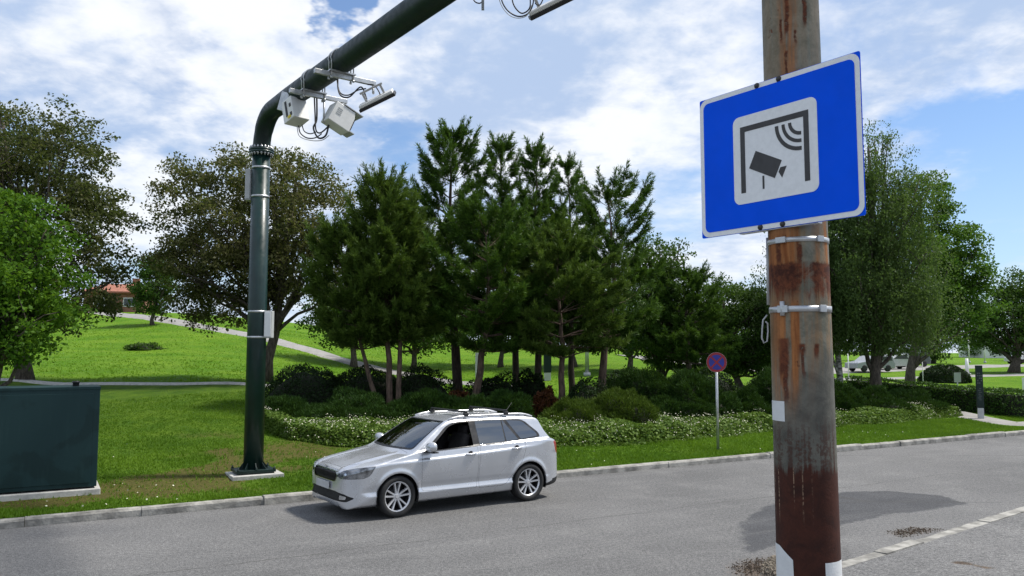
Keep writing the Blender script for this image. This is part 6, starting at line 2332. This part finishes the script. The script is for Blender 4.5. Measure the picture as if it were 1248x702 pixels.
for sn in ('near', 'far'):
    hl = shell_part(['headlamp_' + sn], 'headlight', 'lamp', car)
    s = -1 if sn == 'near' else 1
    mb = MB()
    for (x_, y_, z_, r_) in ((-0.79, 0.585, 0.682, 0.026), (-0.72, 0.675, 0.690, 0.024)):
        p0 = np.array([[x_, s * y_, z_]])
        for _ in range(14):
            g_ = grad(p0); p0[:, 0] -= car_F(p0) / np.minimum(g_[:, 0], -0.25)
        nrm_ = Vector(grad(p0)[0]).normalized()
        q_ = nrm_.to_track_quat('Z', 'Y')
        ctr_ = Vector(p0[0])
        mb.add([ctr_ + q_ @ Vector((r_ * math.cos(t), r_ * math.sin(t) * 0.8, 0.004)) for t in np.linspace(0, 2 * math.pi, 19)[:-1]], [list(range(18))])
    mb.build('reflector', M['lampbright'], hl, fixn=False)
    shell_part(['taillamp_' + sn], 'tail_light', 'tail', car)
    shell_part(['foglamp_' + sn], 'fog_lamp', 'lampbright', car)
gr = shell_part(['grille'], 'grille', 'trim', car, -0.02)
shell_part(['grille_frame'], 'grille_frame', 'chrome', gr, 0.004)
mb = MB()
for k in range(19):
    y_ = -0.40 + k * 0.8 / 18
    p0 = np.array([[-0.86, y_, 0.635]])
    for _ in range(8):
        g_ = grad(p0); p0 = p0 - g_ * (car_F(p0) / (g_ ** 2).sum(1))[:, None]
    x_ = p0[0, 0]
    mb.box((x_ + 0.012, y_, 0.638), (0.02, 0.010, 0.11), Matrix.Rotation(R(-14), 3, 'Y'))
mb.build('grille_ribs', M['alloy_dark'], gr)
shell_part(['lower_intake'], 'lower_intake', 'rubber', car, -0.015)
shell_part(['rear_valance'], 'rear_valance', 'trim', car)
shell_part(['floor_pan'], 'floor_pan', 'interior', car)
# badge
mb = MB(); mb.lathe([(0.0001, 0.010), (0.034, 0.006), (0.040, 0.0)], axis='x', origin=(0, 0, 0), seg=24)
mb2 = MB()
q_ = Matrix.Rotation(R(-52), 3, 'Y')
mb2.add([q_ @ Vector((-v[0], v[1], v[2])) + Vector((-0.818, 0, 0.752)) for v in mb.v], mb.f, 0, True)
mb2.build('badge', M['chrome'], car)
# front number plate, blank
mb = MB(); mb.box((-0.884, 0, 0.488), (0.012, 0.52, 0.11), bevel=0.004)
mb.build('number_plate', M['plate'], car)

# inner wheel arches
for xc in (0.0, WB):
    for s in (-1, 1):
        mb = MB()
        n_ = 20
        vs_, fs_ = [], []
        for k in range(n_ + 1):
            a = -0.35 + (math.pi + 0.7) * k / n_
            for y_ in (0.40, 0.852):
                vs_.append((xc + (AR + 0.004) * math.cos(a), s * y_, 0.318 + (AR + 0.004) * math.sin(a)))
        for k in range(n_):
            fs_.append((2 * k, 2 * k + 1, 2 * k + 3, 2 * k + 2))
        fs_.append([2 * k for k in range(n_ + 1)])
        mb.add(vs_, fs_)
        mb.build('wheel_arch', M['trim'], car, fixn=False)


# wheels
def wheel(xc, s, steer=0.0):
    w = bpy.data.objects.new('wheel', bpy.data.meshes.new('wheel'))
    COL.objects.link(w)
    w.parent = car
    w.location = (xc, s * 0.745, 0.312)
    w.rotation_euler = (0, 0, steer)
    # hub carries tyre, rim, brake disc
    hb = MB(); hb.lathe([(0.0001, s * 0.072), (0.03, s * 0.072), (0.036, s * 0.062), (0.036, s * 0.02)], axis='y', seg=20)
    me = bpy.data.meshes.new('wheel'); me.from_pydata(hb.v, [], hb.f); me.materials.append(M['alloy']); w.data = me
    t = MB()
    t.lathe([(0.222, s * 0.072), (0.236, s * 0.098), (0.262, s * 0.106), (0.288, s * 0.104), (0.304, s * 0.092), (0.311, s * 0.070), (0.3125, s * 0.03), (0.3125, -s * 0.03), (0.311, -s * 0.07), (0.30, -s * 0.095), (0.25, -s * 0.10), (0.222, -s * 0.08)], axis='y', seg=56)
    t.build('tyre', M['rubber'], w)
    r_ = MB()
    bl = MB(); bl.lathe([(0.206, -s * 0.08), (0.200, s * 0.02), (0.206, s * 0.064)], axis='y', seg=56)
    bl.build('rim_barrel', M['alloy_dark'], w)
    r_.lathe([(0.207, s * 0.066), (0.218, s * 0.082), (0.228, s * 0.086), (0.232, s * 0.078), (0.226, s * 0.07), (0.214, s * 0.066)], axis='y', seg=56)
    for k in range(5):
        a0 = k * 2 * math.pi / 5 + 0.31
        for dl in (-0.23, 0.23):
            # each spoke: tapered bar from hub to rim, dished
            pa = Vector((0.030 * math.cos(a0 + dl * 1.2), 0, 0.030 * math.sin(a0 + dl * 1.2)))
            pb = Vector((0.213 * math.cos(a0 + dl), 0, 0.213 * math.sin(a0 + dl)))
            d_ = (pb - pa).normalized(); n_ = Vector((-d_.z, 0, d_.x))
            V_ = []
            for f_, wd_, y0, y1 in ((0, 0.019, 0.026, 0.056), (0.45, 0.0145, 0.022, 0.058), (1, 0.017, 0.036, 0.070)):
                c = pa + (pb - pa) * f_
                for sg, yy in ((-1, y0), (-1, y1), (1, y1), (1, y0)):
                    V_.append(c + n_ * wd_ * sg * (0.8 if yy == y1 else 1.0) + Vector((0, s * yy, 0)))
            fs_ = [(0, 1, 2, 3), (8, 11, 10, 9)]
            for j in (0, 4):
                for q in range(4):
                    fs_.append((j + q, j + (q + 1) % 4, j + 4 + (q + 1) % 4, j + 4 + q))
            r_.add(V_, fs_)
    r_.lathe([(0.0001, s * 0.058), (0.052, s * 0.056), (0.058, s * 0.045), (0.058, s * 0.02)], axis='y', seg=24)
    r_.build('rim', M['alloy'], w)
    b_ = MB(); b_.lathe([(0.0001, s * 0.0), (0.135, s * 0.0), (0.135, -s * 0.02), (0.0001, -s * 0.02)], axis='y', seg=30)
    b_.build('brake_disc', M['alloy_dark'], w)
    b_ = MB(); b_.lathe([(0.0001, -s * 0.025), (0.203, -s * 0.025), (0.203, -s * 0.05)], axis='y', seg=30)
    b_.build('inner_shield', M['black'], w)
    return w


for xc in (0.0, WB):
    for s in (-1, 1):
        wheel(xc, s, 0.06 if xc == 0 else 0)


# mirrors
for s in (-1, 1):
    mb = MB()
    U, V_ = 12, 10
    vs_, fs_ = [], []
    for j in range(V_ + 1):
        ph = -math.pi / 2 + math.pi * j / V_
        for i in range(U):
            th = 2 * math.pi * i / U
            cx_, cy_, cz_ = math.cos(th) * math.cos(ph), math.sin(th) * math.cos(ph), math.sin(ph)
            sx = lambda v, p_: math.copysign(abs(v) ** p_, v)
            vs_.append((0.53 + 0.085 * sx(cx_, 0.8) * (1.0 if cx_ < 0 else 0.55), s * (0.945 + 0.125 * sx(cy_, 0.75)), 1.035 + 0.078 * sx(cz_, 0.75) + 0.01 * sx(cy_, 1)))
    for j in range(V_):
        for i in range(U):
            fs_.append((j * U + i, j * U + (i + 1) % U, (j + 1) * U + (i + 1) % U, (j + 1) * U + i))
    mb.add(vs_, fs_, 0, True)
    mr = mb.build('wing_mirror', M['paint'], car, fixn=False)
    mb = MB(); mb.box((0.56, s * 0.845, 0.965), (0.10, 0.13, 0.035), bevel=0.01)
    mb.box((0.55, s * 0.945, 0.955), (0.11, 0.17, 0.02), bevel=0.008)
    mb.build('mirror_foot', M['trim'], mr)

# roof rails and cross bars
def roof_z(x_, y_):
    p0 = np.array([[x_, y_, 1.44]])
    for _ in range(8):
        p0[:, 2] -= car_F(p0) * 1.0
    return p0[0, 2]


for s in (-1, 1):
    P, xs_ = [], np.linspace(1.02, 2.72, 22)
    for x_ in xs_:
        k = (x_ - 1.02) / 1.70
        y_ = s * (0.585 - 0.035 * max(0, k - 0.3))
        P.append((x_, y_, roof_z(x_, y_) + 0.012 + 0.032 * min(1, 8 * k, 8 * (1 - k))))
    mb = MB(); mb.tube(P, 0.017, 10)
    for x_ in (1.25, 1.85, 2.5):
        k = (x_ - 1.02) / 1.70; y_ = s * (0.585 - 0.035 * max(0, k - 0.3))
        mb.box((x_, y_, roof_z(x_, y_) + 0.012), (0.10, 0.026, 0.05), bevel=0.006)
    mb.build('roof_rail', M['alloy'], car, fixn=False)
for x_ in (1.36, 2.16):
    zb_ = roof_z(x_, 0) + 0.075
    mb = MB(); mb.box((x_, 0, zb_), (0.045, 1.20, 0.028), bevel=0.008)
    cb = mb.build('roof_bar', M['black'], car)
    for s in (-1, 1):
        mb = MB(); mb.box((x_, s * 0.575, roof_z(x_, s * 0.575) + 0.062), (0.085, 0.06, 0.06), bevel=0.012)
        mb.build('bar_clamp', M['black'], cb)
mb = MB(); mb.tube([(2.52, 0, roof_z(2.52, 0) - 0.01), (2.54, 0, roof_z(2.52, 0) + 0.03), (2.68, 0, roof_z(2.52, 0) + 0.19)], [0.014, 0.008, 0.003], 6)
mb.build('aerial', M['black'], car, fixn=False)

# cabin
mb = MB()
mb.box((1.62, 0, 0.36), (2.6, 1.46, 0.06))
mb.box((0.45, 0, 0.76), (0.42, 1.40, 0.36), bevel=0.06)
mb.box((0.30, 0, 0.62), (0.06, 1.46, 0.62))
mb.box((1.40, -0.745, 0.62), (1.9, 0.05, 0.56)); mb.box((1.40, 0.745, 0.62), (1.9, 0.05, 0.56))
mb.build('dashboard', M['interior'], car)
def seat_at(x_, y_, w_):
    mb = MB()
    mb.box((x_, y_, 0.56), (0.50, w_, 0.16), bevel=0.04)
    mb.box((x_ + 0.30, y_, 0.87), (0.14, w_ * 0.94, 0.62), Matrix.Rotation(R(17), 3, 'Y'), bevel=0.05)
    st_ = mb.build('seat', M['seat'], car)
    for yy in ((0,) if w_ < 0.7 else (-0.4, 0.0, 0.4)):
        mb = MB(); mb.box((x_ + 0.415, y_ + yy, 1.21), (0.09, 0.26, 0.19), Matrix.Rotation(R(12), 3, 'Y'), bevel=0.04)
        mb.build('headrest', M['seat'], st_)
seat_at(1.02, -0.36, 0.50); seat_at(1.02, 0.36, 0.50); seat_at(1.88, 0, 1.24)
mb = MB()
ring = [Vector((0.74, 0.36 + 0.185 * math.cos(a), 0.90 + 0.185 * math.sin(a) * 0.93)) + Vector((0.07 * math.sin(a), 0, 0)) for a in np.linspace(0, 2 * math.pi, 25)]
mb.tube(ring, 0.015, 8, caps=False)
mb.box((0.735, 0.36, 0.895), (0.03, 0.30, 0.06)); mb.tube([(0.56, 0.36, 0.84), (0.74, 0.36, 0.895)], 0.03, 8)
mb.build('steering_wheel', M['black'], car)
mb = MB(); mb.box((0.78, 0, 1.31), (0.03, 0.20, 0.06), bevel=0.01)
mb.build('rear_view_mirror', M['black'], car)
# dark headlining just under the roof
mb = MB()
vs_, fs_ = [], []
xs_, ys_ = np.linspace(1.12, 2.72, 12), np.linspace(-0.5, 0.5, 9)
for x_ in xs_:
    for y_ in ys_:
        vs_.append((x_, y_, roof_z(x_, y_) - 0.035))
for i in range(11):
    for j in range(8):
        fs_.append((i * 9 + j, i * 9 + j + 1, (i + 1) * 9 + j + 1, (i + 1) * 9 + j))
mb.add(vs_, fs_)
mb.build('headlining', M['interior'], car, fixn=False)
bmc.free()


# ------------------------------------------------------------------ distant parked cars (a few pixels each)
def far_car(px, Y, yaw, colr, label, kind=0):
    x = px_x(px, Y); g0 = gz(x, Y)
    root = empty('parked_car', (x, Y, g0 + 0.06), yaw, label, 'car', 'cars parked far behind the trees')
    m_ = simple('far_paint_' + str(px), colr, 0.3, 0, 0.05, 3, coat=0.5)
    prof_ = [(-2.1, 0.3), (2.1, 0.3), (2.15, 0.75), (2.0, 0.95), (1.9, 1.4 if kind else 1.0), (0.9 if kind else 0.75, 1.45), (-0.3, 1.45), (-1.0, 0.98), (-2.05, 0.8)]
    Mx = Matrix(((1, 0, 0, 0), (0, 0, 1, 0), (0, 1, 0, 0), (0, 0, 0, 1)))
    mb = MB(); mb.prism(prof_, -0.85, 0.85, Mx)
    mb.build('body', m_, root, bevel=0.06)
    for s in (-1, 1):
        mb = MB(); mb.prism([(-0.85, 1.0), (1.8 if kind else 0.9, 1.0), (1.7 if kind else 0.7, 1.36), (-0.3, 1.36)], s * 0.853, s * 0.862, Mx)
        mb.build('window', M['glassdark'], root)
    for xc in (-1.3, 1.3):
        for s in (-1, 1):
            mb = MB(); mb.lathe([(0.0001, s * 0.1), (0.2, s * 0.1), (0.3, s * 0.09), (0.32, 0), (0.32, -s * 0.1)], origin=(xc, s * 0.78, 0.32), axis='y', seg=18)
            mb.build('wheel', M['rubber'], root)
    return root


far_car(836, 70, 0.1, (0.55, 0.56, 0.58), 'white car far behind the trees, left of the round sign', 1)
far_car(858, 71, 0.1, (0.7, 0.7, 0.7), 'white car far behind, hidden by the round sign', 0)
far_car(893, 70, 0.15, (0.74, 0.75, 0.77), 'pale car far behind the trees, right of the round sign', 0)
far_car(1058, 74, 0.3, (0.30, 0.31, 0.33), 'grey car on the far road behind the weeping birch trunk', 1)
far_car(1088, 78, 0.3, (0.5, 0.5, 0.51), 'white car on the far road just right of the birch trunk', 0)
far_car(1105, 84, 0.3, (0.08, 0.09, 0.1), 'dark car on the far road under the hanging birch twigs', 1)
far_car(1246, 96, 0.2, (0.7, 0.7, 0.7), 'white car at the right edge under the dark rounded tree', 1)
